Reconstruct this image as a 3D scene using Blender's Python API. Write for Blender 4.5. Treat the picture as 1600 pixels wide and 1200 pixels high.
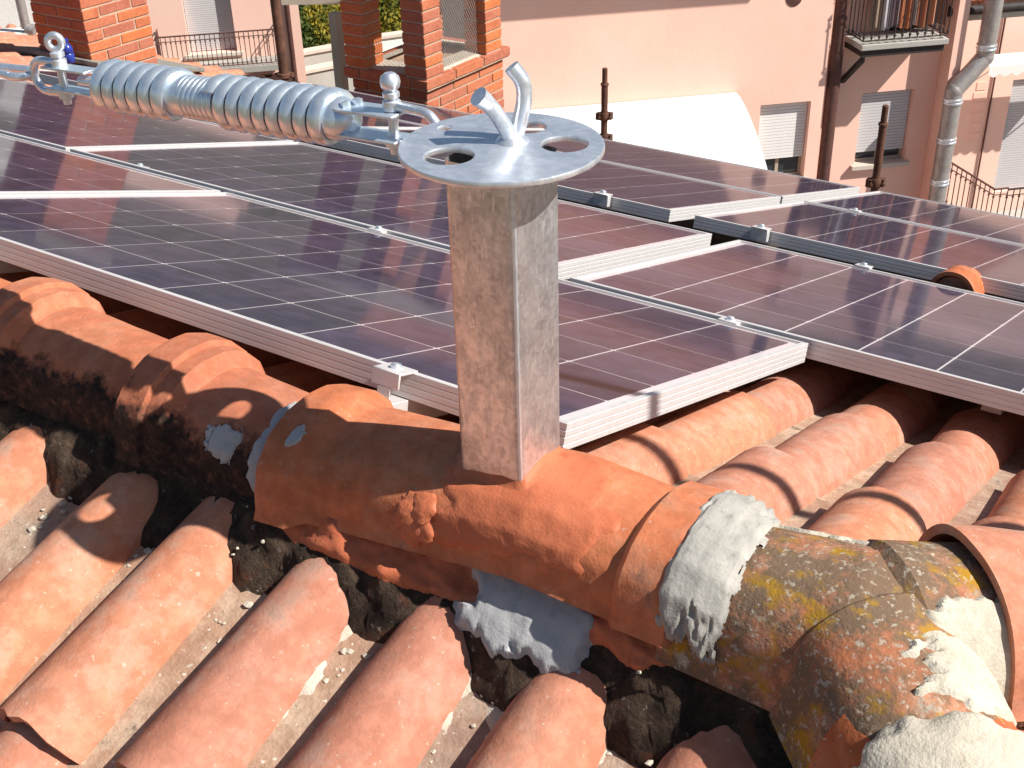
import bpy, bmesh, math, random
from mathutils import Vector, Matrix, noise

random.seed(11)
R = math.radians
for o in list(bpy.data.objects):
    bpy.data.objects.remove(o)
scene = bpy.context.scene
COL = scene.collection

# ------------------------------------------------------------------ camera, sky, sun, exposure
cd = bpy.data.cameras.new('camera')
cam = bpy.data.objects.new('camera', cd)
COL.objects.link(cam)
rt = Vector((0.83217533, 0.55390376, -0.02597779))
up = Vector((-0.26319031, 0.4357795, 0.86071313))
fw = Vector((-0.48807282, 0.70942713, -0.50842706))
CP = Vector((0.72596, -1.18412, 0.88389))
cam.matrix_world = Matrix(((rt.x, up.x, -fw.x, CP.x), (rt.y, up.y, -fw.y, CP.y), (rt.z, up.z, -fw.z, CP.z), (0, 0, 0, 1)))
cd.sensor_width = 36
cd.lens = 36 * 1900.13 / 1600
cd.clip_start = 0.02
cd.clip_end = 2000
scene.camera = cam

SUN_AZ, SUN_EL = R(14), R(45.3)          # azimuth from +X towards +Y
world = bpy.data.worlds.new('World')
scene.world = world
world.use_nodes = True
wn = world.node_tree
sky = wn.nodes.new('ShaderNodeTexSky')
sky.sky_type = 'NISHITA'
sky.sun_disc = False
sky.sun_elevation = SUN_EL
sky.sun_rotation = R(90) - SUN_AZ
sky.air_density = 1.0
sky.dust_density = 1.0
wn.links.new(sky.outputs[0], wn.nodes['Background'].inputs[0])
wn.nodes['Background'].inputs[1].default_value = 0.052
sd = bpy.data.lights.new('sun', 'SUN')
sd.energy = 4.8
sd.angle = R(0.53)
sd.color = (1.0, 0.95, 0.87)
sun = bpy.data.objects.new('sun', sd)
COL.objects.link(sun)
sdir = Vector((math.cos(SUN_EL) * math.cos(SUN_AZ), math.cos(SUN_EL) * math.sin(SUN_AZ), math.sin(SUN_EL)))
sun.rotation_euler = sdir.to_track_quat('Z', 'Y').to_euler()
sun.location = sdir * 30
vs = scene.view_settings
vs.view_transform = 'Standard'
vs.look = 'None'
vs.gamma = 1.0
vs.use_curve_mapping = False
vs.exposure = 0.64
scene.render.engine = 'CYCLES'
scene.cycles.max_bounces = 8
scene.cycles.transparent_max_bounces = 12


# ------------------------------------------------------------------ material helpers
class NT:
    def __init__(s, name):
        s.mat = bpy.data.materials.new(name)
        s.mat.use_nodes = True
        s.nt = s.mat.node_tree
        s.b = s.nt.nodes['Principled BSDF']
        s.out = s.nt.nodes['Material Output']
        s._co = None

    def n(s, t, **kw):
        x = s.nt.nodes.new(t)
        for k, v in kw.items():
            setattr(x, k, v)
        return x

    def put(s, sock, val):
        if isinstance(val, bpy.types.NodeSocket):
            s.nt.links.new(val, sock)
        elif val is not None:
            if isinstance(val, tuple) and len(val) == 3 and sock.type == 'RGBA':
                val = (*val, 1)
            sock.default_value = val

    def co(s, rnd=True):
        if s._co is None:
            tc = s.n('ShaderNodeTexCoord').outputs['Object']
            if rnd:
                oi = s.n('ShaderNodeObjectInfo').outputs['Random']
                m = s.math('MULTIPLY', oi, 37.0)
                va = s.n('ShaderNodeVectorMath', operation='ADD')
                s.put(va.inputs[0], tc)
                s.put(va.inputs[1], m)
                tc = va.outputs[0]
            s._co = tc
        return s._co

    def rand(s):
        return s.n('ShaderNodeObjectInfo').outputs['Random']

    def math(s, op, a, b=None, c=None):
        x = s.n('ShaderNodeMath', operation=op)
        s.put(x.inputs[0], a)
        if b is not None:
            s.put(x.inputs[1], b)
        if c is not None:
            s.put(x.inputs[2], c)
        return x.outputs[0]

    def noise(s, scale, detail=4.0, rough=.55, vec=None, dist=0.0):
        x = s.n('ShaderNodeTexNoise')
        s.put(x.inputs['Vector'], vec if vec is not None else s.co())
        x.inputs['Scale'].default_value = scale
        x.inputs['Detail'].default_value = detail
        x.inputs['Roughness'].default_value = rough
        x.inputs['Distortion'].default_value = dist
        return x.outputs['Fac']

    def scaled(s, v, sc):
        m = s.n('ShaderNodeMapping')
        s.put(m.inputs['Vector'], v)
        m.inputs['Scale'].default_value = sc
        return m.outputs[0]

    def voro(s, scale, vec=None, feature='F1', out='Distance'):
        x = s.n('ShaderNodeTexVoronoi', feature=feature)
        s.put(x.inputs['Vector'], vec if vec is not None else s.co())
        x.inputs['Scale'].default_value = scale
        return x.outputs[out]

    def ramp(s, fac, stops, interp='LINEAR'):
        x = s.n('ShaderNodeValToRGB')
        s.put(x.inputs[0], fac)
        cr = x.color_ramp
        cr.interpolation = interp
        while len(cr.elements) < len(stops):
            cr.elements.new(.5)
        for e, (p, c) in zip(cr.elements, stops):
            e.position = p
            if not isinstance(c, tuple):
                c = (c, c, c)
            e.color = (*c[:3], 1)
        return x.outputs[0]

    def mix(s, fac, a, b, blend='MIX'):
        x = s.n('ShaderNodeMix', data_type='RGBA', blend_type=blend)
        s.put(x.inputs[0], fac)
        s.put(x.inputs[6], a)
        s.put(x.inputs[7], b)
        return x.outputs[2]

    def hsv(s, col, h=.5, sat=1.0, v=1.0):
        x = s.n('ShaderNodeHueSaturation')
        s.put(x.inputs['Hue'], h)
        s.put(x.inputs['Saturation'], sat)
        s.put(x.inputs['Value'], v)
        s.put(x.inputs['Color'], col)
        return x.outputs[0]

    def bump(s, h, strength=.4, dist=.004, normal=None):
        x = s.n('ShaderNodeBump')
        x.inputs['Strength'].default_value = strength
        x.inputs['Distance'].default_value = dist
        s.put(x.inputs['Height'], h)
        if normal is not None:
            s.put(x.inputs['Normal'], normal)
        return x.outputs[0]

    def fin(s, col=None, rough=None, normal=None, metal=None, spec=None):
        if col is not None:
            s.put(s.b.inputs['Base Color'], col)
        if rough is not None:
            s.put(s.b.inputs['Roughness'], rough)
        if normal is not None:
            s.put(s.b.inputs['Normal'], normal)
        if metal is not None:
            s.put(s.b.inputs['Metallic'], metal)
        if spec is not None:
            s.put(s.b.inputs['Specular IOR Level'], spec)
        return s.mat


def rnd_val(m, lo, hi):
    return m.math('MULTIPLY_ADD', m.rand(), hi - lo, lo)


def clay(name, c0, c1, c2, dust=.35, moss=.25, speck=.5, val=(.85, 1.12), lichen=0.0, bumpk=.5, dustc=(.47, .34, .25)):
    m = NT(name)
    n1 = m.noise(6, 5, .6)
    n2 = m.noise(38, 6, .65)
    n3 = m.noise(210, 3, .6)
    col = m.ramp(n1, [(.30, c0), (.50, c1), (.70, c2)])
    col = m.mix(m.ramp(n2, [(.42, .45), (.62, 0.0)]), col, tuple(c * .62 for c in c0))
    # kiln smoke and water run marks along the tile
    st = m.noise(9, 4, .6, m.scaled(m.co(), (3.0, .5, 3.0)))
    col = m.mix(m.ramp(st, [(.54, 0.0), (.74, .30)]), col, (.26, .11, .07))
    d = m.noise(13, 8, .7)
    col = m.mix(m.math('MULTIPLY', m.ramp(d, [(.50, 0.0), (.66, 1.0)]), dust), col, dustc)
    mo = m.noise(10, 10, .72, m.scaled(m.co(), (1.3, 1.3, 1.3)))
    col = m.mix(m.math('MULTIPLY', m.ramp(mo, [(.60, 0.0), (.68, 1.0)]), moss), col, (.055, .038, .03))
    if lichen > 0:
        ly = m.noise(17, 8, .68, m.scaled(m.co(), (1.0, 1.4, 1.0)))
        lg = m.noise(26, 8, .7)
        lk = m.noise(14, 9, .75)
        col = m.mix(m.math('MULTIPLY', m.ramp(lk, [(.38, 0.0), (.52, .95)]), lichen), col, (.135, .10, .068))
        col = m.mix(m.math('MULTIPLY', m.ramp(ly, [(.53, 0.0), (.62, .85)]), lichen), col, (.36, .20, .02))
        col = m.mix(m.math('MULTIPLY', m.ramp(lg, [(.60, 0.0), (.66, .8)]), lichen), col, (.36, .34, .28))
        ls = m.noise(125, 4, .62)
        col = m.mix(m.math('MULTIPLY', m.ramp(ls, [(.58, 0.0), (.65, .7)]), lichen), col, (.44, .39, .32))
    sp = m.noise(130, 2, .5)
    col = m.mix(m.math('MULTIPLY', m.ramp(sp, [(.68, 0.0), (.74, 1.0)]), speck), col, (.62, .55, .47))
    col = m.hsv(col, m.math('MULTIPLY_ADD', m.rand(), .005, .4965), rnd_val(m, .97, 1.06), rnd_val(m, *val))
    h = m.math('ADD', m.math('MULTIPLY', n2, 1.0), m.math('MULTIPLY', n3, .45))
    return m.fin(col, m.ramp(n2, [(.3, .95), (.7, .75)]), m.bump(h, bumpk, .003), spec=.25)


MAT = {}
MAT['clay'] = clay('clay_tile', (.50, .200, .118), (.56, .240, .150), (.58, .275, .185), dust=.55, moss=.26, speck=.4, val=(.90, 1.08), dustc=(.50, .37, .29))
MAT['clay_new'] = clay('clay_ridge_new', (.50, .16, .075), (.57, .20, .10), (.59, .23, .125), dust=.22, moss=.10, speck=.15)
MAT['clay_cap'] = clay('clay_ridge_stained', (.48, .155, .075), (.56, .195, .10), (.58, .225, .125), dust=.28, moss=.55, speck=.2)
MAT['clay_old'] = clay('clay_lichen', (.40, .15, .08), (.50, .20, .11), (.48, .24, .16), dust=.5, moss=.3, lichen=.95, bumpk=.8)
MAT['clay_dark'] = clay('clay_stained', (.34, .10, .055), (.47, .145, .07), (.54, .185, .09), dust=.3, moss=.8, bumpk=.6)



def mossy(name):
    # ridge tile whose shaded side is overgrown with black moss up to an uneven line
    mat = MAT['clay_new'].copy()
    mat.name = name
    nt = mat.node_tree
    b = nt.nodes['Principled BSDF']
    m = NT.__new__(NT)
    m.mat, m.nt, m.b, m.out, m._co = mat, nt, b, nt.nodes['Material Output'], None
    base = b.inputs['Base Color'].links[0].from_socket
    tc = m.n('ShaderNodeTexCoord').outputs['Object']
    sx = m.n('ShaderNodeSeparateXYZ')
    m.put(sx.inputs[0], tc)
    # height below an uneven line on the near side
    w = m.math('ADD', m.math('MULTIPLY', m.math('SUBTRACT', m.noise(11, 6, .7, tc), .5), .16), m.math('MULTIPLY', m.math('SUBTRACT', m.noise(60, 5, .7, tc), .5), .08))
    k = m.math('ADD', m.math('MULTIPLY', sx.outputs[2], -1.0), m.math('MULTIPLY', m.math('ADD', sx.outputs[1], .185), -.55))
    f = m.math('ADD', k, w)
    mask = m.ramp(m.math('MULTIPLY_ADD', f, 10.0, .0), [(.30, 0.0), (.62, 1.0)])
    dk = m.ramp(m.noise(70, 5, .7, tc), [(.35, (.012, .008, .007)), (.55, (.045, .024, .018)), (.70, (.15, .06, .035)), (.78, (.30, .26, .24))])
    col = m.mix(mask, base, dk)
    m.put(b.inputs['Base Color'], col)
    return mat


MAT['clay_moss'] = mossy('mossy_ridge_tile')
MAT['pan'] = clay('clay_pan', (.34, .20, .14), (.43, .29, .21), (.45, .35, .27), dust=.65, moss=.75, speck=.9, bumpk=1.0, dustc=(.52, .43, .33))


def mortar(name, a, b, dark=(.08, .07, .06), k=.35, bk=.9, sc=1.0, rough=.95):
    m = NT(name)
    n1 = m.noise(9 * sc, 8, .7)
    n2 = m.noise(60 * sc, 6, .7)
    n3 = m.noise(240 * sc, 2, .6)
    col = m.ramp(n1, [(.35, a), (.65, b)])
    stk = m.noise(30 * sc, 4, .6, m.scaled(m.co(), (2.5, .6, .6)))
    col = m.mix(m.math('MULTIPLY', m.ramp(stk, [(.52, 0.0), (.66, 1.0)]), k * .6), col, tuple(x * .55 for x in a))
    col = m.mix(m.math('MULTIPLY', m.ramp(n2, [(.56, 0.0), (.68, 1.0)]), k), col, dark)
    h = m.math('ADD', m.math('MULTIPLY', n2, 1.0), m.math('MULTIPLY', n3, .4))
    return m.fin(col, rough, m.bump(h, bk, .005), spec=.2)


MAT['mortar_grey'] = mortar('mortar_grey', (.36, .36, .37), (.46, .46, .46), k=.2, bk=.25)
MAT['mortar_white'] = mortar('mortar_white', (.27, .26, .24), (.46, .44, .40), dark=(.17, .16, .14), k=.5, bk=.3)
MAT['mortar_cream'] = mortar('mortar_cream', (.46, .41, .33), (.58, .53, .44), dark=(.22, .19, .14), k=.4, bk=.45)
MAT['paint_red'] = mortar('red_sealant', (.46, .125, .060), (.55, .175, .085), dark=(.30, .07, .035), k=.3, bk=.25, rough=.5)

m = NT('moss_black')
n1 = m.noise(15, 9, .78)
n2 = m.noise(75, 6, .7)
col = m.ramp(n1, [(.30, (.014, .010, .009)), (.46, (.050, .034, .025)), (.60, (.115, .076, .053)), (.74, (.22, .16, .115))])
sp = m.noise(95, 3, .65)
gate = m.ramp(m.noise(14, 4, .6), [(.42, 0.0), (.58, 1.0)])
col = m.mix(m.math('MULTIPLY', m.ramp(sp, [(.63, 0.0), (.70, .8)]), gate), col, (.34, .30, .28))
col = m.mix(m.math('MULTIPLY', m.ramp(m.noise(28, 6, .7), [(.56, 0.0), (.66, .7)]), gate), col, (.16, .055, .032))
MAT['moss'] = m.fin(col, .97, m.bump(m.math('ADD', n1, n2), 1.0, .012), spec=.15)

m = NT('aluminium')
n1 = m.noise(30, 4, .6, m.scaled(m.co(), (.3, 3, 3)))
MAT['alu'] = m.fin(m.ramp(n1, [(.3, (.56, .54, .54)), (.7, (.63, .61, .61))]), m.ramp(n1, [(.3, .38), (.7, .50)]), None, .18)

m = NT('solar_cell')
vo = m.voro(26, feature='F1', out='Color')
sep = m.n('ShaderNodeSeparateColor')
m.put(sep.inputs[0], vo)
col = m.ramp(sep.outputs[0], [(0, (.031, .025, .054)), (.5, (.043, .034, .068)), (1, (.055, .043, .083))])
col = m.hsv(col, m.math('MULTIPLY_ADD', m.rand(), .03, .485), 1.0, rnd_val(m, .85, 1.2))
tc = m.n('ShaderNodeTexCoord').outputs['Object']
sx = m.n('ShaderNodeSeparateXYZ')
m.put(sx.inputs[0], tc)
fr = m.math('FRACT', m.math('MULTIPLY', m.math('ADD', sx.outputs[1], .078 + .026), 1 / .052))
bus = m.math('LESS_THAN', m.math('ABSOLUTE', m.math('SUBTRACT', fr, .5)), .014)
col = m.mix(m.math('MULTIPLY', bus, .16), col, (.42, .40, .42))
MAT['cell'] = m.fin(col, .45, None, spec=.3)

m = NT('white_backsheet')
MAT['back'] = m.fin(m.ramp(m.noise(8), [(.3, (.56, .52, .55)), (.7, (.64, .60, .63))]), .6)

m = NT('panel_glass')
nt = m.nt
tr = m.n('ShaderNodeBsdfTransparent')
gl = m.n('ShaderNodeBsdfGlossy')
gl.inputs['Roughness'].default_value = .06
di = m.n('ShaderNodeBsdfDiffuse')
di.inputs['Color'].default_value = (.55, .48, .46, 1)
fre = m.n('ShaderNodeFresnel')
fre.inputs['IOR'].default_value = 1.17
mx1 = m.n('ShaderNodeMixShader')
dn = m.ramp(m.noise(5, 6, .65), [(.3, .010), (.75, .045)])
m.put(mx1.inputs[0], dn)
nt.links.new(tr.outputs[0], mx1.inputs[1])
nt.links.new(di.outputs[0], mx1.inputs[2])
mx2 = m.n('ShaderNodeMixShader')
nt.links.new(fre.outputs[0], mx2.inputs[0])
nt.links.new(mx1.outputs[0], mx2.inputs[1])
nt.links.new(gl.outputs[0], mx2.inputs[2])
nt.links.new(mx2.outputs[0], m.out.inputs[0])
MAT['glass'] = m.mat


def galv(name, a, b, rough=(.30, .55), metal=.85, stain=0.0, stainc=(.35, .22, .17), sc=1.0, spangle=.22):
    m = NT(name)
    sp = m.voro(120 * sc, out='Color')
    s3 = m.n('ShaderNodeSeparateColor')
    m.put(s3.inputs[0], sp)
    n1 = m.noise(14 * sc, 6, .65)
    n2 = m.noise(45 * sc, 5, .7, m.scaled(m.co(), (1, 1, .5)))
    f = m.math('ADD', m.math('MULTIPLY', s3.outputs[0], spangle), m.math('MULTIPLY', n1, 1 - spangle))
    col = m.ramp(f, [(.28, a), (.66, b)])
    scr = m.noise(60 * sc, 3, .5, m.scaled(m.co(), (2.2, 2.2, .35)))
    col = m.mix(m.ramp(scr, [(.60, 0.0), (.70, .55)]), col, tuple(min(1, x * 1.35) for x in b))
    if stain:
        col = m.mix(m.math('MULTIPLY', m.ramp(n2, [(.46, 0.0), (.66, 1.0)]), stain), col, stainc)
    r = m.ramp(n2, [(.3, rough[0]), (.7, rough[1])])
    return m.fin(col, r, m.bump(n2, .10, .002), metal)


MAT['galv_post'] = galv('galvanised_post', (.44, .43, .44), (.80, .79, .80), (.28, .50), .80, .42, (.32, .27, .26), 1.5, .20)
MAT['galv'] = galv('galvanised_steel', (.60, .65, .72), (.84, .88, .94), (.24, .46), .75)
MAT['zinc'] = galv('bright_zinc', (.66, .76, .86), (.82, .90, .96), (.24, .40), .78, .05, (.45, .38, .30))  # blue tint in the base colour stands in for reflected sky
MAT['rust'] = mortar('rusty_iron', (.075, .038, .028), (.15, .070, .045), dark=(.05, .03, .025), k=.5, bk=.5, rough=.8)
MAT['brown_pipe'] = mortar('brown_painted_pipe', (.085, .04, .035), (.12, .06, .05), k=.2, bk=.1, rough=.5)
MAT['grey_pipe'] = galv('grey_metal_pipe', (.34, .31, .30), (.48, .45, .43), (.35, .55), .55, .3, (.24, .19, .15), .3)
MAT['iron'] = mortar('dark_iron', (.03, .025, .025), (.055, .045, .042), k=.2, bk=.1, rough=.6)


def brickm(name, a, b, c):
    m = NT(name)
    n1 = m.noise(9, 6, .65)
    n2 = m.noise(70, 5, .7)
    col = m.ramp(n1, [(.3, a), (.5, b), (.72, c)])
    col = m.mix(m.ramp(n2, [(.45, .35), (.6, 0.0)]), col, tuple(x * .5 for x in a))
    col = m.hsv(col, m.math('MULTIPLY_ADD', m.rand(), .010, .495), rnd_val(m, .92, 1.05), rnd_val(m, .84, 1.12))
    return m.fin(col, .9, m.bump(n2, .6, .004), spec=.2)


MAT['brick'] = brickm('red_brick', (.46, .135, .068), (.54, .175, .088), (.56, .205, .105))
MAT['joint'] = mortar('brick_joint', (.44, .31, .23), (.54, .40, .30), k=.3, sc=.6)


def stucco(name, a, b, streak=.15):
    m = NT(name)
    n1 = m.noise(.7, 6, .6)
    n2 = m.noise(30, 4, .6)
    n3 = m.noise(2.2, 6, .65, m.scaled(m.co(), (2.0, 2.0, .25)))
    col = m.ramp(n1, [(.3, a), (.7, b)])
    col = m.mix(m.math('MULTIPLY', m.ramp(n3, [(.5, 0.0), (.75, 1.0)]), streak), col, tuple(x * .6 for x in a))
    return m.fin(col, .92, m.bump(n2, .25, .01), spec=.2)


MAT['pink'] = stucco('pink_stucco', (.85, .53, .43), (.89, .59, .485), .06)
MAT['pink_pale'] = stucco('pale_pink_stucco', (.85, .55, .45), (.88, .60, .50), .06)
MAT['white_wall'] = stucco('white_stucco', (.72, .70, .66), (.80, .78, .75))
MAT['concrete'] = stucco('concrete', (.34, .33, .30), (.46, .44, .41), .3)
MAT['awning'] = stucco('white_canvas', (.76, .76, .74), (.82, .82, .80), .08)
MAT['shutter'] = stucco('grey_shutter', (.52, .51, .52), (.58, .57, .58), .1)
MAT['shutter_white'] = stucco('white_shutter', (.72, .71, .70), (.78, .77, .76), .1)
MAT['sill'] = stucco('stone_sill', (.52, .46, .40), (.62, .56, .49), .3)
MAT['ground'] = mortar('garden_soil', (.12, .11, .07), (.20, .18, .12), k=.4, sc=.05)
MAT['asphalt'] = mortar('courtyard', (.14, .13, .125), (.20, .19, .18), k=.3, sc=.05)
MAT['deck'] = mortar('roof_boards', (.045, .03, .022), (.08, .055, .04), k=.4)
MAT['wood'] = stucco('pale_timber', (.36, .30, .24), (.46, .39, .31), .3)
MAT['flashing'] = mortar('grey_flashing', (.20, .19, .17), (.30, .29, .26), k=.4, bk=.4)

m = NT('window_glass')
MAT['pane'] = m.fin((.03, .033, .04), .06, None, 0, .6)
m = NT('blue_plastic')
MAT['blue'] = m.fin(m.ramp(m.noise(30), [(.3, (.015, .03, .22)), (.7, (.03, .06, .34))]), .25)


def leafm(name, a, b, c):
    m = NT(name)
    oi = m.noise(1.6, 3, .6, m.n('ShaderNodeTexCoord').outputs['Object'])
    col = m.ramp(oi, [(.35, a), (.5, b), (.68, c)])
    m.b.inputs['Subsurface Weight'].default_value = 0
    return m.fin(col, .6, None, spec=.3)


MAT['leaf'] = leafm('shrub_leaves', (.035, .07, .012), (.075, .11, .02), (.13, .15, .03))
MAT['leaf_y'] = leafm('yellow_shrub_leaves', (.10, .12, .015), (.24, .20, .02), (.38, .27, .02))
MAT['leaf_d'] = leafm('dark_shrub_leaves', (.018, .035, .012), (.035, .06, .018), (.06, .085, .025))


def cloth(name, c):
    m = NT(name)
    n = m.noise(14, 3, .5)
    return m.fin(m.mix(n, tuple(x * .8 for x in c), c), .9, m.bump(m.noise(300, 2), .2, .002), spec=.15)


# ------------------------------------------------------------------ mesh helpers
class G:
    def __init__(s):
        s.v, s.f = [], []

    def add(s, vs, fs):
        o = len(s.v)
        s.v += [tuple(p) for p in vs]
        s.f += [tuple(i + o for i in f) for f in fs]
        return s

    def box(s, x0, x1, y0, y1, z0, z1):
        return s.add([(x0, y0, z0), (x1, y0, z0), (x1, y1, z0), (x0, y1, z0), (x0, y0, z1), (x1, y0, z1), (x1, y1, z1), (x0, y1, z1)],
                     [(0, 3, 2, 1), (4, 5, 6, 7), (0, 1, 5, 4), (1, 2, 6, 5), (2, 3, 7, 6), (3, 0, 4, 7)])

    def obox(s, p, ex, ey, ez):
        p, ex, ey, ez = map(Vector, (p, ex, ey, ez))
        q = [p, p + ex, p + ex + ey, p + ey]
        q += [a + ez for a in q]
        return s.add(q, [(0, 3, 2, 1), (4, 5, 6, 7), (0, 1, 5, 4), (1, 2, 6, 5), (2, 3, 7, 6), (3, 0, 4, 7)])

    def tube(s, path, rad, n=12, caps=True, closed=False):
        path = [Vector(p) for p in path]
        N = len(path)
        if not hasattr(rad, '__len__'):
            rad = [rad] * N
        tan = []
        for i in range(N):
            a = path[(i - 1) % N] if (closed or i > 0) else path[i]
            b = path[(i + 1) % N] if (closed or i < N - 1) else path[i]
            tan.append((b - a).normalized())
        u = tan[0].orthogonal().normalized()
        vs, fs = [], []
        for i in range(N):
            t = tan[i]
            u = (u - t * u.dot(t))
            u = u.normalized() if u.length > 1e-6 else t.orthogonal().normalized()
            w = t.cross(u)
            for k in range(n):
                a = 2 * math.pi * k / n
                vs.append(path[i] + (u * math.cos(a) + w * math.sin(a)) * rad[i])
        M = N if closed else N - 1
        for i in range(M):
            j = (i + 1) % N
            for k in range(n):
                k2 = (k + 1) % n
                fs.append((i * n + k, i * n + k2, j * n + k2, j * n + k))
        if caps and not closed:
            fs.append(tuple(reversed(range(n))))
            fs.append(tuple(range((N - 1) * n, N * n)))
        return s.add(vs, fs)

    def lathe(s, prof, c, axis=(0, 0, 1), n=24):
        # prof: list of (r, h) along axis
        c, ax = Vector(c), Vector(axis).normalized()
        return s.tube([c + ax * h for r, h in prof], [max(r, 1e-4) for r, h in prof], n)

    def grid(s, nu, nv, fn, keep=None):
        idx = {}
        vs, fs = [], []
        for i in range(nu + 1):
            for j in range(nv + 1):
                idx[i, j] = len(vs)
                vs.append(fn(i / nu, j / nv))
        for i in range(nu):
            for j in range(nv):
                if keep is None or keep((i + .5) / nu, (j + .5) / nv):
                    fs.append((idx[i, j], idx[i + 1, j], idx[i + 1, j + 1], idx[i, j + 1]))
        used = sorted({i for f in fs for i in f})
        mp = {a: b for b, a in enumerate(used)}
        return s.add([vs[a] for a in used], [tuple(mp[i] for i in f) for f in fs])

    def mesh(s, name, mat, smooth=True, bevel=0.0, angle=40, seg=1):
        me = bpy.data.meshes.new(name)
        me.from_pydata(s.v, [], s.f)
        if bevel:
            bm = bmesh.new()
            bm.from_mesh(me)
            bmesh.ops.bevel(bm, geom=[e for e in bm.edges if e.is_manifold and e.calc_face_angle(0) > .5], offset=bevel, segments=seg, affect='EDGES', profile=.5)
            bm.to_mesh(me)
            bm.free()
        me.materials.append(mat)
        if smooth:
            me.polygons.foreach_set('use_smooth', [True] * len(me.polygons))
            me.set_sharp_from_angle(angle=R(angle))
        me.update()
        return me

    def build(s, name, mat, parent=None, local=False, **kw):
        return link(name, s.mesh(name, mat, **kw), parent, local)


def link(name, me, parent=None, local=False):
    o = bpy.data.objects.new(name, me)
    COL.objects.link(o)
    if parent is not None:
        o.parent = parent
        if not local:
            r = parent
            off = Vector((0, 0, 0))
            while r is not None:
                off += r.location
                r = r.parent
            o.location = -off
    return o


def empty(name, loc, label, cat, group=None, rot=(0, 0, 0)):
    o = bpy.data.objects.new(name, None)
    o.empty_display_size = .1
    COL.objects.link(o)
    o.location = loc
    o.rotation_euler = rot
    return tag(o, label, cat, group)


def tag(o, label, cat, group=None, kind=None):
    if label:
        o['label'] = label
    if cat:
        o['category'] = cat
    if group:
        o['group'] = group
    if kind:
        o['kind'] = kind
    return o


def nz(p, sc=1.0, seed=0.0):
    return noise.noise(Vector((p[0] * sc + seed, p[1] * sc - seed * .7, p[2] * sc + seed * 1.3)))


# ------------------------------------------------------------------ ground and setting
GZ = -12.5
g = G()
g.add([(-400, -400, GZ), (400, -400, GZ), (400, 400, GZ), (-400, 400, GZ)], [(0, 1, 2, 3)])
tag(g.build('ground', MAT['ground'], smooth=False), None, None, None, 'structure')
g = G()
g.add([(-22, -30, GZ + .004), (40, -30, GZ + .004), (40, 34, GZ + .004), (-8, 34, GZ + .004), (-22, 24, GZ + .004)], [(0, 1, 2, 3, 4)])
tag(g.build('courtyard_paving', MAT['asphalt'], smooth=False), None, None, None, 'structure')

# ------------------------------------------------------------------ roof frame
AL = 0.3251243
A2 = R(16.2)
YR, ZR = -.185, -.045                      # line where the two crest planes meet
sA, cA = math.sin(AL), math.cos(AL)


def far(u, v, w):                          # w measured from the plane of the front panels
    if v <= 1.0:
        return Vector((u, v * cA + w * sA, -v * sA + w * cA))
    k = Vector((u, cA, -sA))
    wv = w
    return k + Vector((0, (v - 1) * math.cos(A2) + wv * math.sin(A2), -(v - 1) * math.sin(A2) + wv * math.cos(A2)))


def near(u, d, h):                         # h measured from the cover crest plane
    return Vector((u, YR - d * cA - h * sA, ZR - d * sA + h * cA))


HB = Vector((-2.0, 2.0, GZ))
house = empty('tiled_house', HB, 'house with clay barrel-tile roof carrying the solar panels, in the foreground', 'house')

# deck boards under the tiles
g = G()
g.add([far(-9.5, -.2, -.27), far(2.6, -.2, -.27), far(2.6, 1, -.27), far(-9.5, 1, -.27), far(2.6, 5.3, -.27), far(-9.5, 5.3, -.27)], [(0, 1, 2, 3), (3, 2, 4, 5)])
g.build('roof_deck', MAT['deck'], house, smooth=False)
g = G()
g.add([near(-9.5, .0, -.19), near(2.6, .0, -.19), near(2.6, 3.2, -.19), near(-9.5, 3.2, -.19)], [(0, 3, 2, 1)])
g.build('roof_deck', MAT['deck'], house, smooth=False)
pe = far(0, 5.1, -.3)
pn = near(0, 3.0, -.22)
g = G()
g.box(-9.2, 2.4, pn.y, pe.y, GZ, pn.z - .6)
g.build('wall', MAT['pink_pale'], house, smooth=False)


# clay barrel tile: axis +y downhill, wide end downhill (cover) or uphill (pan)
def barrel(name, L, r0, r1, th, mat, nseg=14, nl=5, flat=1.0, invert=False, seed=0, chip=.0015):
    g = G()
    outer, inner = [], []
    for i in range(nl + 1):
        y = L * i / nl
        r = r0 + (r1 - r0) * i / nl
        for k in range(nseg + 1):
            a = math.pi * k / nseg
            sx, sz = math.cos(a), math.sin(a)
            j = 1 + nz((sx * 2, y * 6, sz * 2), 1.0, seed) * .02
            outer.append(Vector((r * sx * j, y + (nz((sx * 3, 0, sz * 3), 2, seed + 5) * .006 if i in (0, nl) else 0), r * flat * sz * j)))
            ri = r - th
            inner.append(Vector((ri * sx * j, outer[-1].y, max(0, r * flat - th) * sz * j)))
    if invert:
        for p in outer + inner:
            p.z = -p.z
    n = nseg + 1
    No = len(outer)
    fs = []
    for i in range(nl):
        for k in range(nseg):
            a, b, c, d = i * n + k, i * n + k + 1, (i + 1) * n + k + 1, (i + 1) * n + k
            fs.append((a, b, c, d))
            fs.append((No + a, No + d, No + c, No + b))
    for k in range(nseg):
        fs.append((k, No + k, No + k + 1, k + 1))
        a = nl * n + k
        fs.append((a, a + 1, No + a + 1, No + a))
    for i in range(nl):
        a, d = i * n, (i + 1) * n
        fs.append((a, d, No + d, No + a))
        a, d = i * n + nseg, (i + 1) * n + nseg
        fs.append((a, No + a, No + d, d))
    if invert:
        fs = [tuple(reversed(f)) for f in fs]
    g.add(outer + inner, fs)
    return g.mesh(name, mat, angle=50)


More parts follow.
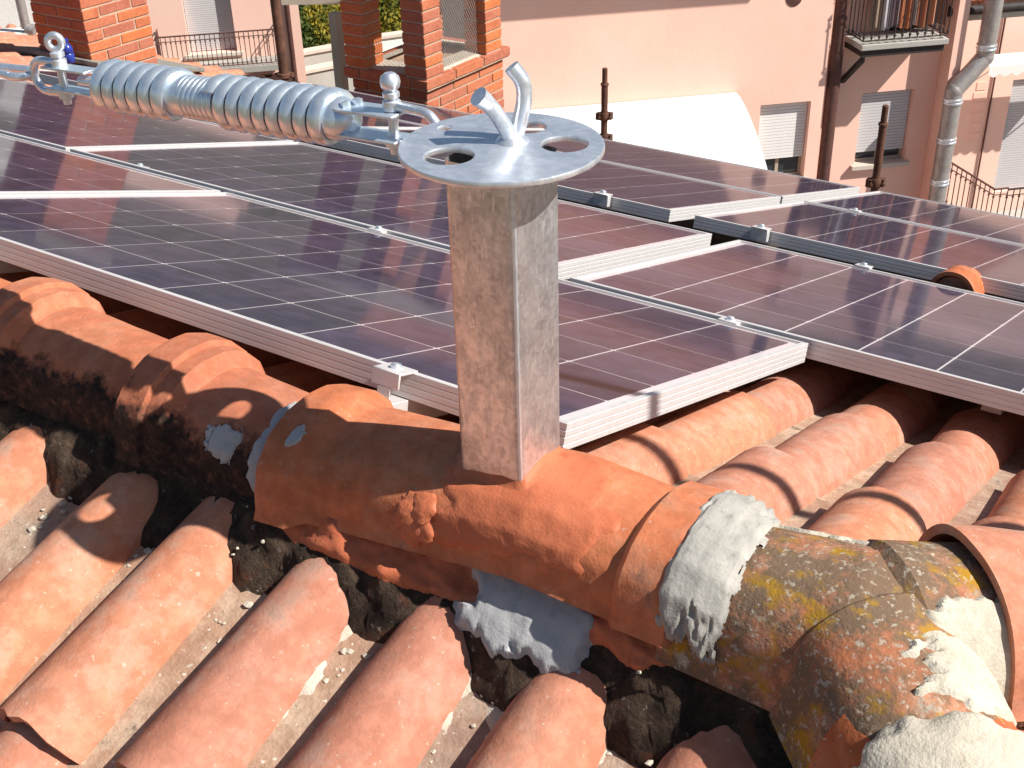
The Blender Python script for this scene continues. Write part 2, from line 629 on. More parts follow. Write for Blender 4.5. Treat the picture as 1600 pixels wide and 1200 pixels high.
LT = .44
COVER = [barrel('cover_tile', LT, .066, .079, .012, MAT['clay'], seed=s * 3.1, flat=1.0) for s in range(4)]
COVER_N = [barrel('cover_tile', LT, .060, .073, .012, MAT['clay'], seed=s * 4.3 + 1) for s in range(4)]
PAN = [barrel('pan_tile', LT, .082, .074, .011, MAT['pan'], nseg=10, nl=3, flat=.24, invert=True, seed=s * 2.3) for s in range(3)]
COVER_S = barrel('cover_tile', LT, .064, .076, .011, MAT['clay'], nseg=8, nl=2, seed=9)


def lay(name, me, pos, ed, en, tilt=0.0, yaw=0.0, roll=0.0, sc=1.0):
    ed, en = Vector(ed).normalized(), Vector(en).normalized()
    ex = ed.cross(en)
    M = Matrix((ex, ed, en)).transposed().to_4x4()
    M = M @ Matrix.Rotation(yaw, 4, 'Z') @ Matrix.Rotation(tilt, 4, 'X') @ Matrix.Rotation(roll, 4, 'Y') @ Matrix.Scale(sc, 4)
    o = bpy.data.objects.new(name, me)
    COL.objects.link(o)
    o.parent = house
    o.matrix_local = Matrix.Translation(Vector(pos) - HB) @ M
    return o


rg = random.Random(5)
near_cols = [-3.04, -2.85, -2.66, -2.47, -2.28, -2.09, -1.90, -1.71, -1.52, -1.33, -1.14, -.95, -.765, -.548, -.372, -.175, .012, .195, .382]
EDn, ENn = (0, -cA, -sA), (0, -sA, cA)
TL = R(1.9)
for c, x in enumerate(near_cols):
    jit = rg.uniform(-.015, .015)
    for k in range(4 if x > -1.8 else 3):
        d0 = .045 + .352 * k + jit
        lay('cover_tile', COVER_N[rg.randrange(4)], near(x + rg.uniform(-.004, .004), d0, -.072), EDn, ENn, TL, R(rg.uniform(-1.2, 1.2)) , R(rg.uniform(-2, 2)), rg.uniform(.985, 1.02))
        nx = near_cols[c + 1] if c + 1 < len(near_cols) else x + .19
        lay('pan_tile', PAN[rg.randrange(3)], near((x + nx) / 2, d0 + .02 + rg.uniform(-.02, .02), -.052), EDn, ENn, TL, R(rg.uniform(-1, 1)), 0)
for k in range(1, 5):                                   # columns that run out under the lower hip
    for x in (.57, .76, .95, 1.14):
        d0 = .045 + .352 * k
        if x < .45 + d0 * .95 - .10:
            lay('cover_tile', COVER[rg.randrange(4)], near(x, d0, -.076), EDn, ENn, TL)
            lay('pan_tile', PAN[rg.randrange(3)], near(x + .095, d0, -.052), EDn, ENn, TL)
EDf, ENf = (0, cA, -sA), (0, sA, cA)
far_cols = [-1.75, -1.56, -1.37, -1.18, -.99, -.80, -.61, -.42, -.225, -.040, .146, .345, .535, .725, .915, 1.105]
fj = {-.040: -.06, .146: .03, .345: .0}
for c, x in enumerate(far_cols):
    jit = fj.get(x, rg.uniform(-.06, .06))
    for k in range(4):
        v0 = -.02 + .40 * k + jit - (.0 if k else .0)
        if x > .45 and v0 < (x - .45) * 1.0 - .35:
            continue
        if x < -.7 and k > 1:
            continue
        e2 = (0, math.cos(A2), -math.sin(A2)) if v0 > 1 else EDf
        n2_ = (0, math.sin(A2), math.cos(A2)) if v0 > 1 else ENf
        lay('cover_tile', COVER[rg.randrange(4)], far(x + rg.uniform(-.004, .004), v0, -.174), e2, n2_, TL, R(rg.uniform(-1.5, 1.5)), R(rg.uniform(-3, 3)), rg.uniform(.985, 1.03))
        lay('pan_tile', PAN[rg.randrange(3)], far(x + .094, v0 + .02, -.150), e2, n2_, TL, R(rg.uniform(-1, 1)), 0)
# tiles at the far left end of the roof, beyond the panels
E2, N2 = (0, math.cos(A2), -math.sin(A2)), (0, math.sin(A2), math.cos(A2))
for i in range(18):
    x = -7.6 + .195 * i
    for k in range(7):
        v0 = 2.3 + .38 * k
        if x > -4.45 and v0 < 4.35:
            continue
        lay('cover_tile', COVER_S, far(x, v0 + rg.uniform(-.03, .03), -.165), E2, N2, TL, R(rg.uniform(-1.5, 1.5)))


# ------------------------------------------------------------------ ridge caps
FAC = [(1.0, 0.0), (.975, .30), (.90, .58), (.66, .83), (.33, .965), (0.0, 1.0)]


def prof(t, w=.75):
    a = math.pi * t
    c, s_ = math.cos(a), math.sin(a)
    ex, ez = math.copysign(abs(c) ** .86, c), abs(s_) ** .88
    u = (1 - abs(1 - 2 * t)) * 5
    i = min(4, int(u))
    f = u - i
    fx = FAC[i][0] + (FAC[i + 1][0] - FAC[i][0]) * f
    fz_ = FAC[i][1] + (FAC[i + 1][1] - FAC[i][1]) * f
    fx = fx if t < .5 else -fx
    return ex * (1 - w) + fx * w, ez * (1 - w) + fz_ * w


class Arch:
    """Half-round cap swept along a straight or bent line; stations = (pos of lip mid-point, R, H)."""
    def __init__(s, st, side, seed=0.0, facet=.75):
        s.fc = facet
        s.st = [(float(a), Vector(p), r, h) for a, p, r, h in st]
        s.side = Vector(side).normalized()
        s.seed = seed

    def S(s, a, t):
        st = s.st
        a = min(max(a, st[0][0]), st[-1][0])
        for i in range(len(st) - 1):
            if st[i][0] <= a <= st[i + 1][0]:
                break
        p, q = st[i], st[i + 1]
        f = 0 if q[0] == p[0] else (a - p[0]) / (q[0] - p[0])
        c = p[1].lerp(q[1], f)
        r = p[2] + (q[2] - p[2]) * f
        h = p[3] + (q[3] - p[3]) * f
        x, z = prof(t, s.fc)
        P = c + s.side * (r * x) + Vector((0, 0, h * z))
        k = nz(P, 8, s.seed) * .0022 + nz(P, 30, s.seed) * .0005
        n = (s.side * x + Vector((0, 0, z + .05))).normalized()
        return P + n * k, n

    def build(s, name, mat, parent, th=.013, nt_=30, step=.012):
        al = sorted({x[0] for x in s.st})
        aa = []
        for i in range(len(al) - 1):
            m_ = max(1, int((al[i + 1] - al[i]) / step))
            aa += [al[i] + (al[i + 1] - al[i]) * k / m_ for k in range(m_)]
        aa.append(al[-1])
        vs, fs = [], []
        n = nt_ + 1
        for a in aa:
            for k in range(n):
                P, nn = s.S(a, k / nt_)
                if k in (0, nt_):
                    P = P + nn * .005
                vs.append(P)
        No = len(vs)
        for a in aa:
            for k in range(n):
                P, nn = s.S(a, k / nt_)
                vs.append(P - nn * th)
        m_ = len(aa)
        for i in range(m_ - 1):
            for k in range(nt_):
                q = (i * n + k, i * n + k + 1, (i + 1) * n + k + 1, (i + 1) * n + k)
                fs.append(q)
                fs.append(tuple(No + x for x in reversed(q)))
            for k in (0, nt_):
                fs.append((i * n + k, (i + 1) * n + k, No + (i + 1) * n + k, No + i * n + k))
        for i in (0, m_ - 1):
            for k in range(nt_):
                fs.append((i * n + k, i * n + k + 1, No + i * n + k + 1, No + i * n + k))
        g = G()
        g.add(vs, fs)
        me = g.mesh(name, mat, angle=38)
        bm = bmesh.new()
        bm.from_mesh(me)
        bmesh.ops.recalc_face_normals(bm, faces=bm.faces)
        bm.to_mesh(me)
        bm.free()
        return link(name, me, parent)

    def patch(s, name, mat, parent, a0, a1, t0, t1, off=.004, seed=0.0, rag=.35, nu=46, nv=40, lump=.002):
        def msk(u, v):
            P = (u * 3, v * 3, seed)
            e = max(abs(u - .5), abs(v - .5)) * .6 + math.hypot(u - .5, v - .5) * .4
            return .42 - e + rag * (nz(P, 1.6, seed) * .5 + nz(P, 5, seed) * .25 + nz(P, 14, seed) * .06)

        def fn(u, v):
            P, n = s.S(a0 + (a1 - a0) * u, t0 + (t1 - t0) * v)
            k = msk(u, v)
            o = -.003 + (off + .003) * min(1, max(0, k / .07)) + nz(P, 60, seed) * lump
            return P + n * o
        g = G()
        g.grid(nu, nv, fn, lambda u, v: msk(u, v) > -.03)
        return g.build(name, mat, parent)


def ridge_st(rows):
    # rows: (x, crest z, R, H)
    return [(x, (x, YR, zc - h), r, h) for x, zc, r, h in rows]


def cap(rows, mat, seed):
    a = Arch(ridge_st(rows), (0, 1, 0), seed)
    o = a.build('ridge_tile', mat, house)
    return a, o


for xe, sd_ in ((-2.88, 31.0), (-2.49, 32.0), (-2.09, 33.0)):
    cap([(xe, .056, .112, .115), (xe + .065, .056, .112, .115), (xe + .085, .036, .100, .105), (xe + .43, .029, .094, .105)], MAT['clay_moss'], sd_)
cap([(-1.70, .055, .112, .115), (-1.635, .055, .112, .115), (-1.615, .035, .100, .105), (-1.27, .028, .094, .105)], MAT['clay_moss'], 1.0)
cap([(-1.31, .053, .112, .115), (-1.245, .053, .112, .115), (-1.225, .033, .100, .105), (-.865, .026, .094, .105)], MAT['clay_moss'], 2.0)
cap1, o1 = cap([(-.930, .048, .113, .125), (-.925, .058, .120, .132), (-.880, .060, .121, .133), (-.876, .052, .116, .126), (-.850, .052, .115, .125), (-.832, .030, .101, .108), (-.50, .021, .094, .108)], MAT['clay_moss'], 3.0)
cap2, o2 = cap([(-.575, .044, .113, .125), (-.570, .053, .120, .132), (-.520, .055, .121, .133), (-.516, .047, .116, .126), (-.488, .047, .115, .125), (-.470, .026, .101, .112), (-.245, .014, .094, .106)], MAT['clay_moss'], 4.0)
cap3, o3 = cap([(-.302, .036, .112, .120), (-.297, .047, .120, .128), (-.243, .052, .120, .126), (-.218, .038, .101, .105), (-.05, .056, .099, .100), (.10, .072, .098, .095),
                (.228, .068, .098, .092), (.238, .080, .109, .102), (.300, .082, .111, .102), (.305, .074, .105, .098)], MAT['clay_cap'], 5.0)

# three-way cap where the ridge splits into two hips, grown over with lichen
J = Vector((.47, YR, 0))
hip1 = Vector((.70, .714, 0)).normalized()
hip2 = Vector((.72, -.694, 0)).normalized()
arms = [
    Arch([(0, (.285, YR, -.055), .096, .105), (.10, (.385, YR, -.052), .104, .122), (.185, (.47, YR, -.053), .108, .136), (.225, (.51, YR, -.055), .10, .128), (.275, (.56, YR, -.06), .05, .085)], (0, 1, 0), 6.0, .3),
    Arch([(0, J + hip1 * -.07 + Vector((0, 0, -.045)), .03, .07), (.11, J + hip1 * .04 + Vector((0, 0, -.058)), .105, .142), (.21, J + hip1 * .14 + Vector((0, 0, -.075)), .098, .140), (.24, J + hip1 * .17 + Vector((0, 0, -.08)), .097, .14)], hip1.cross(Vector((0, 0, -1))), 6.5, .3),
    Arch([(0, J + hip2 * -.07 + Vector((0, 0, -.045)), .03, .07), (.11, J + hip2 * .04 + Vector((0, 0, -.060)), .105, .138), (.24, J + hip2 * .17 + Vector((0, 0, -.09)), .100, .130)], hip2.cross(Vector((0, 0, -1))), 7.0, .3)]
g = G()
for a in arms:
    o = a.build('tmp', MAT['clay_old'], None)
    g.add([v.co for v in o.data.vertices], [tuple(p.vertices) for p in o.data.polygons])
    bpy.data.objects.remove(o)
o4 = g.build('ridge_tile', MAT['clay_old'], house, angle=38)
o4['label'] = 'lichen-covered three-way ridge cap at the hip junction'
# hip tiles running away to the right
a5 = Arch([(0, J + hip1 * .12 + Vector((0, 0, -.05)), .110, .138), (.04, J + hip1 * .16 + Vector((0, 0, -.058)), .109, .137), (.42, J + hip1 * .54 + Vector((0, 0, -.15)), .100, .120)], hip1.cross(Vector((0, 0, -1))), 8.0, 0.0)
a5.build('hip_tile', MAT['clay'], house, th=.011)
for k in (1, 2):
    b = Arch([(0, J + hip1 * (.12 + .38 * k) + Vector((0, 0, -.045 - .092 * k)), .118, .142), (.42, J + hip1 * (.54 + .38 * k) + Vector((0, 0, -.15 - .092 * k)), .1, .12)], hip1.cross(Vector((0, 0, -1))), 9.0 + k, 0.0)
    b.build('hip_tile', MAT['clay'], house, th=.015)
a6 = Arch([(0, J + hip2 * .125 + Vector((0, 0, -.082)), .108, .130), (.42, J + hip2 * .53 + Vector((0, 0, -.17)), .100, .12)], hip2.cross(Vector((0, 0, -1))), 12.0, 0.0)
o6 = a6.build('hip_tile', MAT['clay_dark'], house, th=.015)
for k in (1, 2):
    b = Arch([(0, J + hip2 * (.14 + .38 * k) + Vector((0, 0, -.075 - .092 * k)), .116, .136), (.42, J + hip2 * (.55 + .38 * k) + Vector((0, 0, -.17 - .092 * k)), .1, .12)], hip2.cross(Vector((0, 0, -1))), 13.0 + k, 0.0)
    b.build('hip_tile', MAT['clay'], house, th=.015)
# end slope beyond the hips
g = G()
g.add([(J.x, J.y, -.10), (J.x + 2.4, J.y + 2.4, -.88), (J.x + 2.4, J.y - 2.4, -.88)], [(0, 2, 1)])
g.build('roof_deck', MAT['deck'], house, smooth=False)
tz = math.tan(R(18))
for i in range(-6, 7):
    for k in range(4):
        yy = J.y + .19 * i
        xx = abs(.19 * i) + .10 + .38 * k
        if xx > 1.9:
            continue
        lay('cover_tile', COVER_S, (J.x + xx, yy, -.085 - xx * tz), (math.cos(R(18)), 0, -math.sin(R(18))), (math.sin(R(18)), 0, math.cos(R(18))), TL)


# mortar bedding under the ridge on both sides
def bed_near(x, t, k=1.0):
    Y = -.245 - .185 * t
    zc = ZR - (YR - Y) * sA / cA
    h = .022 - .040 * t - .17 * max(t, 0) ** 1.9
    P = Vector((x, Y, zc + h))
    b = nz(P, 11, 2.0) * .017 + nz(P, 30, 3.0) * .011 + nz(P, 85, 4.0) * .005
    return P + Vector((0, -.6, .8)) * b * k


def bed_far(x, t):
    Y = -.12 + .17 * t
    zc = ZR - (Y - YR) * sA / cA
    h = .015 - .03 * t - .10 * t ** 2
    P = Vector((x, Y, zc + h))
    b = nz(P, 13, 7.0) * .010 + nz(P, 40, 8.0) * .006
    return P + Vector((0, .6, .8)) * b


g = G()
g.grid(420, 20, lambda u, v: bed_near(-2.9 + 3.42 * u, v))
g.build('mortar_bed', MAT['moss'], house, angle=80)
g = G()
g.grid(300, 12, lambda u, v: bed_far(-2.9 + 3.45 * u, v))
g.build('mortar_bed', MAT['pan'], house, angle=80)


def bed_patch(name, mat, x0, x1, t0, t1, off, seed, rag=.3, nu=60, nv=26, parent=None, fn=bed_near, d=(0, -.62, .78)):
    d = Vector(d)

    def msk(u, v):
        P = (u * 3, v * 3, seed)
        e = max(abs(u - .5), abs(v - .5)) * .7 + math.hypot(u - .5, v - .5) * .3
        return .44 - e + rag * (nz(P, 1.6, seed) * .5 + nz(P, 5, seed) * .25 + nz(P, 14, seed) * .06)

    def f(u, v):
        x, t = x0 + (x1 - x0) * u, t0 + (t1 - t0) * v
        a = fn(x, t)
        Y, zz = a.y, a.z
        k = min(1, max(0, msk(u, v) / .07))
        return a + d * (-.004 + (off + .004) * k + nz(a, 45, seed) * .002)
    g = G()
    g.grid(nu, nv, f, lambda u, v: msk(u, v) > -.03)
    return g.build(name, mat, parent or house, angle=70)


bed_patch('red_sealant', MAT['paint_red'], -.31, .10, -.12, .36, .008, 3.3, .18)
bed_patch('red_sealant', MAT['paint_red'], .12, .33, -.12, .25, .008, 5.1, .2)
bed_patch('mortar_patch', MAT['mortar_grey'], .02, .225, -.10, .44, .017, 8.7, .24, fn=lambda x, t: bed_near(x, t, .25))
cap2.patch('mortar_patch', MAT['mortar_grey'], o2, -.42, -.355, .66, .86, .004, 2.2, .35)
cap2.patch('mortar_patch', MAT['mortar_grey'], o2, -.345, -.245, .40, .98, .006, 4.9, .30)
cap3.patch('mortar_patch', MAT['mortar_grey'], o3, -.268, -.243, .62, .72, .003, 1.9, .25, 16, 16)
cap3.patch('red_sealant', MAT['paint_red'], o3, -.065, .235, .30, 1.0, .0030, 6.6, .22, 70, 60, .0010)
sleeve = Arch(ridge_st([(.262, .082, .111, .102), (.300, .086, .114, .106), (.325, .083, .112, .108), (.372, .066, .103, .118), (.40, .068, .104, .121)]), (0, 1, 0), 5.5)
sleeve.patch('mortar_patch', MAT['mortar_white'], o3, .276, .362, .24, .99, .0022, 3.9, .30, 60, 70, .0008)
arms[0].patch('mortar_patch', MAT['mortar_cream'], o4, .03, .23, .10, .36, .004, 2.7, .5, 50, 26, .002)
a6.patch('mortar_patch', MAT['mortar_cream'], o6, -.0, .42, .06, 1.0, .018, 1.7, .16, 80, 60, .0015)
arms[1].patch('mortar_patch', MAT['mortar_cream'], o4, .07, .24, .58, 1.0, .007, 9.2, .28, 50, 50, .0015)
arms[2].patch('mortar_patch', MAT['mortar_cream'], o4, .15, .24, .05, .55, .006, 5.2, .3, 40, 40, .0015)
# lump of sealant pushed up where the post pierces the tile
g = G()
for (x, t, r) in ((-.055, .82, .020), (-.045, .87, .019), (-.066, .86, .015), (-.050, .92, .017), (-.035, .80, .018), (-.028, .89, .017)):
    P, n = cap3.S(x, t)
    ico = bmesh.new()
    bmesh.ops.create_icosphere(ico, subdivisions=3, radius=r)
    vs_, fs_ = [], []
    for v in ico.verts:
        q = v.co.copy()
        q *= 1 + .30 * nz(q + P, 50, 1) + .3 * nz(q + P, 130, 2)
        q -= n * (q.dot(n)) * .62
        vs_.append(P + q)
    fs_ = [tuple(v.index for v in f.verts) for f in ico.faces]
    ico.free()
    g.add(vs_, fs_)
g.build('sealant_lump', MAT['paint_red'], o3)
# mortar filling two of the valleys
for x0, x1, mt, sd_ in ((.070, .135, MAT['mortar_cream'], 1.0), (-.115, -.045, MAT['mortar_cream'], 5.0), (.255, .325, MAT['mortar_cream'], 8.0)):
    g = G()

    def vf(u, v):
        x = x0 + (x1 - x0) * v + .008 * nz((u * 4, v, 0), 2, sd_)
        d = .16 + (.30 if sd_ != 5.0 else .26) * u
        P = near(x, d, -.050 - .010 * math.sin(math.pi * v) + .006 * nz((x * 30, d * 30, 0), 1, sd_) + .004 * nz((x * 90, d * 90, 0), 1, sd_))
        return P
    g.grid(60, 10, vf)
    g.build('mortar_fill', mt, house, angle=80)

# loose crumbs of mortar and tile in the valleys
g = G()
rc = random.Random(3)


def crumb(P, r):
    bm = bmesh.new()
    bmesh.ops.create_icosphere(bm, subdivisions=1, radius=r)
    sx, sy, sz = rc.uniform(.7, 1.5), rc.uniform(.7, 1.5), rc.uniform(.4, .8)
    rot = Matrix.Rotation(rc.uniform(0, 6.28), 3, 'Z')
    vs_ = [Vector(P) + rot @ Vector((v.co.x * sx * rc.uniform(.7, 1.2), v.co.y * sy * rc.uniform(.7, 1.2), v.co.z * sz)) for v in bm.verts]
    fs_ = [tuple(v.index for v in f.verts) for f in bm.faces]
    bm.free()
    g.add(vs_, fs_)


for i in range(150):
    c = rc.randrange(12, len(near_cols) - 1)
    xm = (near_cols[c] + near_cols[c + 1]) / 2
    d = rc.uniform(.17, .5)
    crumb(near(xm + rc.gauss(0, .012), d, -.056 + rc.uniform(0, .004)), rc.choice([.002, .003, .003, .004, .006]))
for i in range(70):
    x = rc.choice([.053, .245, .44, -.13]) + rc.gauss(0, .010)
    crumb(far(x, rc.uniform(.05, 1.0), -.157), rc.choice([.002, .003, .004, .006]))
for i in range(40):
    x = rc.uniform(-.75, .5)
    crumb(bed_near(x, rc.uniform(.2, .9)) + Vector((0, -.002, .003)), rc.choice([.002, .003, .004]))
tag(g.build('mortar_crumbs', MAT['mortar_cream'], None, smooth=False), 'pale crumbs of mortar and grit scattered in the tile valleys', 'debris', None, 'stuff')

# ------------------------------------------------------------------ solar panels
PL, PW, PH = 1.65, .99, .040


def frame_mesh():
    g = G()
    pr_ = [(.011, -.004), (.011, 0.0), (.0008, 0.0), (0, -.0008), (0, -.009), (.0007, -.0098), (.0007, -.0112), (0, -.012), (0, -.019), (.0007, -.0198), (.0007, -.0212), (0, -.022), (0, -.030), (.0007, -.0308), (.0007, -.0322), (0, -.033), (0, -PH), (.028, -PH), (.028, -PH + .002), (.002, -PH + .002), (.002, -.009), (.011, -.009)]
    vs_, fs_ = [], []
    for i, w in pr_:
        vs_ += [(i, i, w), (PL - i, i, w), (PL - i, PW - i, w), (i, PW - i, w)]
    n = len(pr_)
    for a in range(n):
        b = (a + 1) % n
        for k in range(4):
            k2 = (k + 1) % 4
            fs_.append((a * 4 + k, a * 4 + k2, b * 4 + k2, b * 4 + k))
    g.add(vs_, fs_)
    me = g.mesh('frame', MAT['alu'], smooth=False)
    bm = bmesh.new()
    bm.from_mesh(me)
    bmesh.ops.recalc_face_normals(bm, faces=bm.faces)
    bm.to_mesh(me)
    bm.free()
    return me


FR = frame_mesh()
g = G()
g.box(.004, PL - .004, .004, PW - .004, -.0085, -.0055)
BK = g.mesh('backsheet', MAT['back'], smooth=False)
g = G()
g.add([(.010, .010, -.002), (PL - .010, .010, -.002), (PL - .010, PW - .010, -.002), (.010, PW - .010, -.002)], [(0, 1, 2, 3)])
GLS = g.mesh('glass_pane', MAT['glass'], smooth=False)
g = G()
h_, c_ = .0772, .003
oct_ = [(-h_ + c_, -h_), (h_ - c_, -h_), (h_, -h_ + c_), (h_, h_ - c_), (h_ - c_, h_), (-h_ + c_, h_), (-h_, h_ - c_), (-h_, -h_ + c_)]
g.add([(x, y, .0005) for x, y in oct_], [tuple(range(8))])
g.add([(x, y, 0) for x, y in oct_] + [(x, y, .0005) for x, y in oct_], [(i, (i + 1) % 8, 8 + (i + 1) % 8, 8 + i) for i in range(8)])
CELL = g.mesh('cell', MAT['cell'], smooth=False)
PIT = .1588


def panel(origin, tilt, label):
    e = empty('solar_panel', origin, label, 'solar panel', 'solar panels laid in rows down the far roof slope', (-tilt, 0, 0))
    link('frame', FR, e, True)
    link('backsheet', BK, e, True)
    mu, mv = (PL - 10 * PIT) / 2, (PW - 6 * PIT) / 2
    for i in range(10):
        for j in range(6):
            o = link('cell', CELL, e, True)
            o.location = (mu + PIT * (i + .5), mv + PIT * (j + .5), -.0053)
    link('glass_pane', GLS, e, True)
    return e


T2, T3 = .2764243, .2923243
R2 = Vector((0, .955, -.316))
R3 = Vector((0, 2.088, -.622))
R4 = R3 + Vector((0, math.cos(T3), -math.sin(T3))) * 1.012
panel((-PL, 0, 0), AL, 'solar panel right behind the steel post, nearest to the ridge')
panel((-2 * PL - .02, 0, 0), AL, 'solar panel of the front row cut off by the left picture edge')
panel((-2.312, R2.y, R2.z), T2, 'second-row solar panel below the spring, left of the post')
panel((-.577, R2.y, R2.z), T2, 'second-row solar panel right of the post, the terracotta vent at its far edge')
panel((-2.312 - PL - .02, R2.y, R2.z), T2, 'second-row solar panel at the upper left edge under the spring end')
panel((-.891 - PL, R3.y, R3.z), T3, 'third-row solar panel behind the post, its pale end frame facing right')
panel((-.805, R3.y, R3.z), T3, 'third-row solar panel at the right, behind the terracotta vent')
panel((-.891 - 2 * PL - .02, R3.y, R3.z), T3, 'third-row solar panel at the far left behind the spring')
panel((-.891 - PL, R4.y, R4.z), T3, 'rearmost solar panel in front of the white canopy')
panel((-.805, R4.y, R4.z), T3, 'rearmost solar panel at the right, just below the window under the balcony')
panel((-.891 - 2 * PL - .02, R4.y, R4.z), T3, 'rearmost solar panel at the far left in front of the open brick chimney')


# clamps holding the frames
def clamp(p, tilt, label, kind='mid', sc=1.0):
    e = empty('panel_clamp', p, label, 'clamp', 'metal clamps on the panel frames', (-tilt, 0, 0))
    e.scale = (sc, sc, sc)
    g = G()
    if kind == 'end':
        g.box(-.025, .025, -.030, .010, .0005, .0045)
        g.box(-.025, .025, -.0345, -.0302, -.020, .0045)
        g.box(-.012, .012, -.0345, -.0310, -.070, -.0202)
    else:
        g.box(-.022, .022, -.017, .017, .0005, .0040)
        g.box(-.022, .022, -.0085, .0085, -.030, .0003)
    g.build('plate', MAT['alu'], e, True, bevel=.0008)
    g = G()
    c = (0, -.012, .004) if kind == 'end' else (0, 0, .004)
    g.lathe([(.0085, 0), (.0085, .006), (.0072, .0075), (.004, .0078), (.004, .004)], c, n=12)
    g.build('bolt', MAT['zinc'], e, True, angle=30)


clamp((-.285, -.002, 0), AL, 'end clamp with bolt on the front panel edge left of the post', 'end')
clamp((-2.03, .972, -.328), (AL + T2) / 2, 'clamp on the first panel seam at the upper left')
clamp((-.178, .947, -.319), (AL + T2) / 2, 'clamp on the first panel seam at the right')
clamp((-1.13, .947, -.319), (AL + T2) / 2, 'clamp on the first panel seam just left of the post')
RE = R2 + Vector((0, math.cos(T2), -math.sin(T2))) * .99
clamp((-1.13, 2.070, -.612), T2, 'clamp at the third row edge just right of the post', 'mid', 1.2)
clamp((-.575, 2.070, -.612), T2, 'clamp at the third row edge above the middle of the right panel', 'mid', 1.2)
clamp((-.20, RE.y + .004, RE.z), T2, 'small clamp on the second row far edge left of the vent')
clamp((-.60, R4.y - .011, R4.z + .004), T3, 'clamp on the seam of the last two rows at the right')
clamp((-1.92, 2.070, -.612), T2, 'clamp at the third row edge under the shackle', 'mid', 1.2)

# rails under the panels
k = 0
for u, lab in ((-.285, 'mounting rail under the front panel beside the end clamp'), (-1.30, 'mounting rail under the front panel at the left'), (.35, 'mounting rail under the right second-row panel')):
    e = empty('mounting_rail', far(u, 0 if u < 0 else 1.0, -.06), lab, 'rail', 'aluminium rails under the panels')
    g = G()
    for (va, vb, tt, o_) in (((-.055, 1.0, AL, Vector((0, 0, 0))),) if u < 0 else ()) + ((0.12, .985, T2, R2),):
        d_ = Vector((0, math.cos(tt), -math.sin(tt)))
        nn_ = Vector((0, math.sin(tt), math.cos(tt)))
        P = Vector((u - .02, o_.y, o_.z)) + d_ * va + nn_ * (-.082)
        g.obox(P, (.040, 0, 0), d_ * (vb - va), nn_ * .040)
    g.build('bar', MAT['alu'], e, smooth=False, bevel=.001)
    g = G()
    for vv in (.3, 1.6):
        if u > 0 and vv < 1:
            continue
        P = far(u, vv, -.165)
        g.box(P.x - .012, P.x + .012, P.y - .003, P.y + .003, P.z - .02, P.z + .10)
    g.build('bracket', MAT['galv'], e, smooth=False)

# clay vent hood standing between the second and third panel row
vx, vy, vz = .030, 2.005, -.705
ve = empty('roof_vent', (vx, vy, vz), 'round terracotta vent hood poking up between two panel rows', 'vent')
hood = Arch([(0, (vx, vy - .03, vz - .02), .079, .150), (.13, (vx, vy + .10, vz - .05), .079, .150)], (1, 0, 0), 20, 0.0)
hood.build('hood', MAT['clay_dark'], ve, th=.012)
g = G()
n_ = 22
pts = [Vector((vx + .066 * prof(i / n_, 0)[0], vy - .012, vz - .02 + .128 * prof(i / n_, 0)[1])) for i in range(n_ + 1)]
g.add(pts + [p + Vector((0, .02, 0)) for p in pts], [tuple(range(n_ + 1))] + [(i, i + 1, n_ + 2 + i, n_ + 1 + i) for i in range(n_)])
g.build('front_plate', MAT['clay'], ve, smooth=False)


# ------------------------------------------------------------------ anchor post
def curve_plate(name, loops, z0, z1, mat, parent, bev=.0008, M=None):
    cu = bpy.data.curves.new(name, 'CURVE')
    cu.dimensions = '2D'
    cu.fill_mode = 'BOTH'
    cu.extrude = (z1 - z0) / 2 - bev
    cu.bevel_depth = bev
    cu.bevel_resolution = 1
    for lp in loops:
        sp = cu.splines.new('POLY')
        sp.points.add(len(lp) - 1)
        for p, (x, y) in zip(sp.points, lp):
            p.co = (x, y, 0, 1)
        sp.use_cyclic_u = True
    t = bpy.data.objects.new('tmp', cu)
    COL.objects.link(t)
    dg = bpy.context.evaluated_depsgraph_get()
    me = bpy.data.meshes.new_from_object(t.evaluated_get(dg))
    bpy.data.objects.remove(t)
    me.name = name
    me.transform(Matrix.Translation((0, 0, (z0 + z1) / 2)))
    if M is not None:
        me.transform(M)
    me.materials.clear()
    me.materials.append(mat)
    me.polygons.foreach_set('use_smooth', [True] * len(me.polygons))
    me.set_sharp_from_angle(angle=R(35))
    return link(name, me, parent)


def circ(cx, cy, r, n=40, ph=0):
    return [(cx + r * math.cos(ph + 2 * math.pi * i / n), cy + r * math.sin(ph + 2 * math.pi * i / n)) for i in range(n)]


PX, PY = .034, -.185
post = empty('anchor_post', (PX, PY, .03), 'galvanised steel anchor post with round top plate fixed through the ridge', 'anchor post')
hs, rr = .045, .0095


def rsq(h, r, n=5):
    pts = []
    for cx, cy, a0 in ((h - r, h - r, 0), (-h + r, h - r, 90), (-h + r, -h + r, 180), (h - r, -h + r, 270)):
        for i in range(n + 1):
            a = R(a0 + 90 * i / n)
            pts.append((cx + r * math.cos(a), cy + r * math.sin(a)))
    return pts


g = G()
lp = rsq(hs, rr)
n_ = len(lp)
zs = [.0, .15, .3, .4455]
g.add([(PX + x, PY + y, z) for z in zs for x, y in lp], [(i * n_ + k, i * n_ + (k + 1) % n_, (i + 1) * n_ + (k + 1) % n_, (i + 1) * n_ + k) for i in range(3) for k in range(n_)])
g.build('shaft', MAT['galv_post'], post, angle=60)
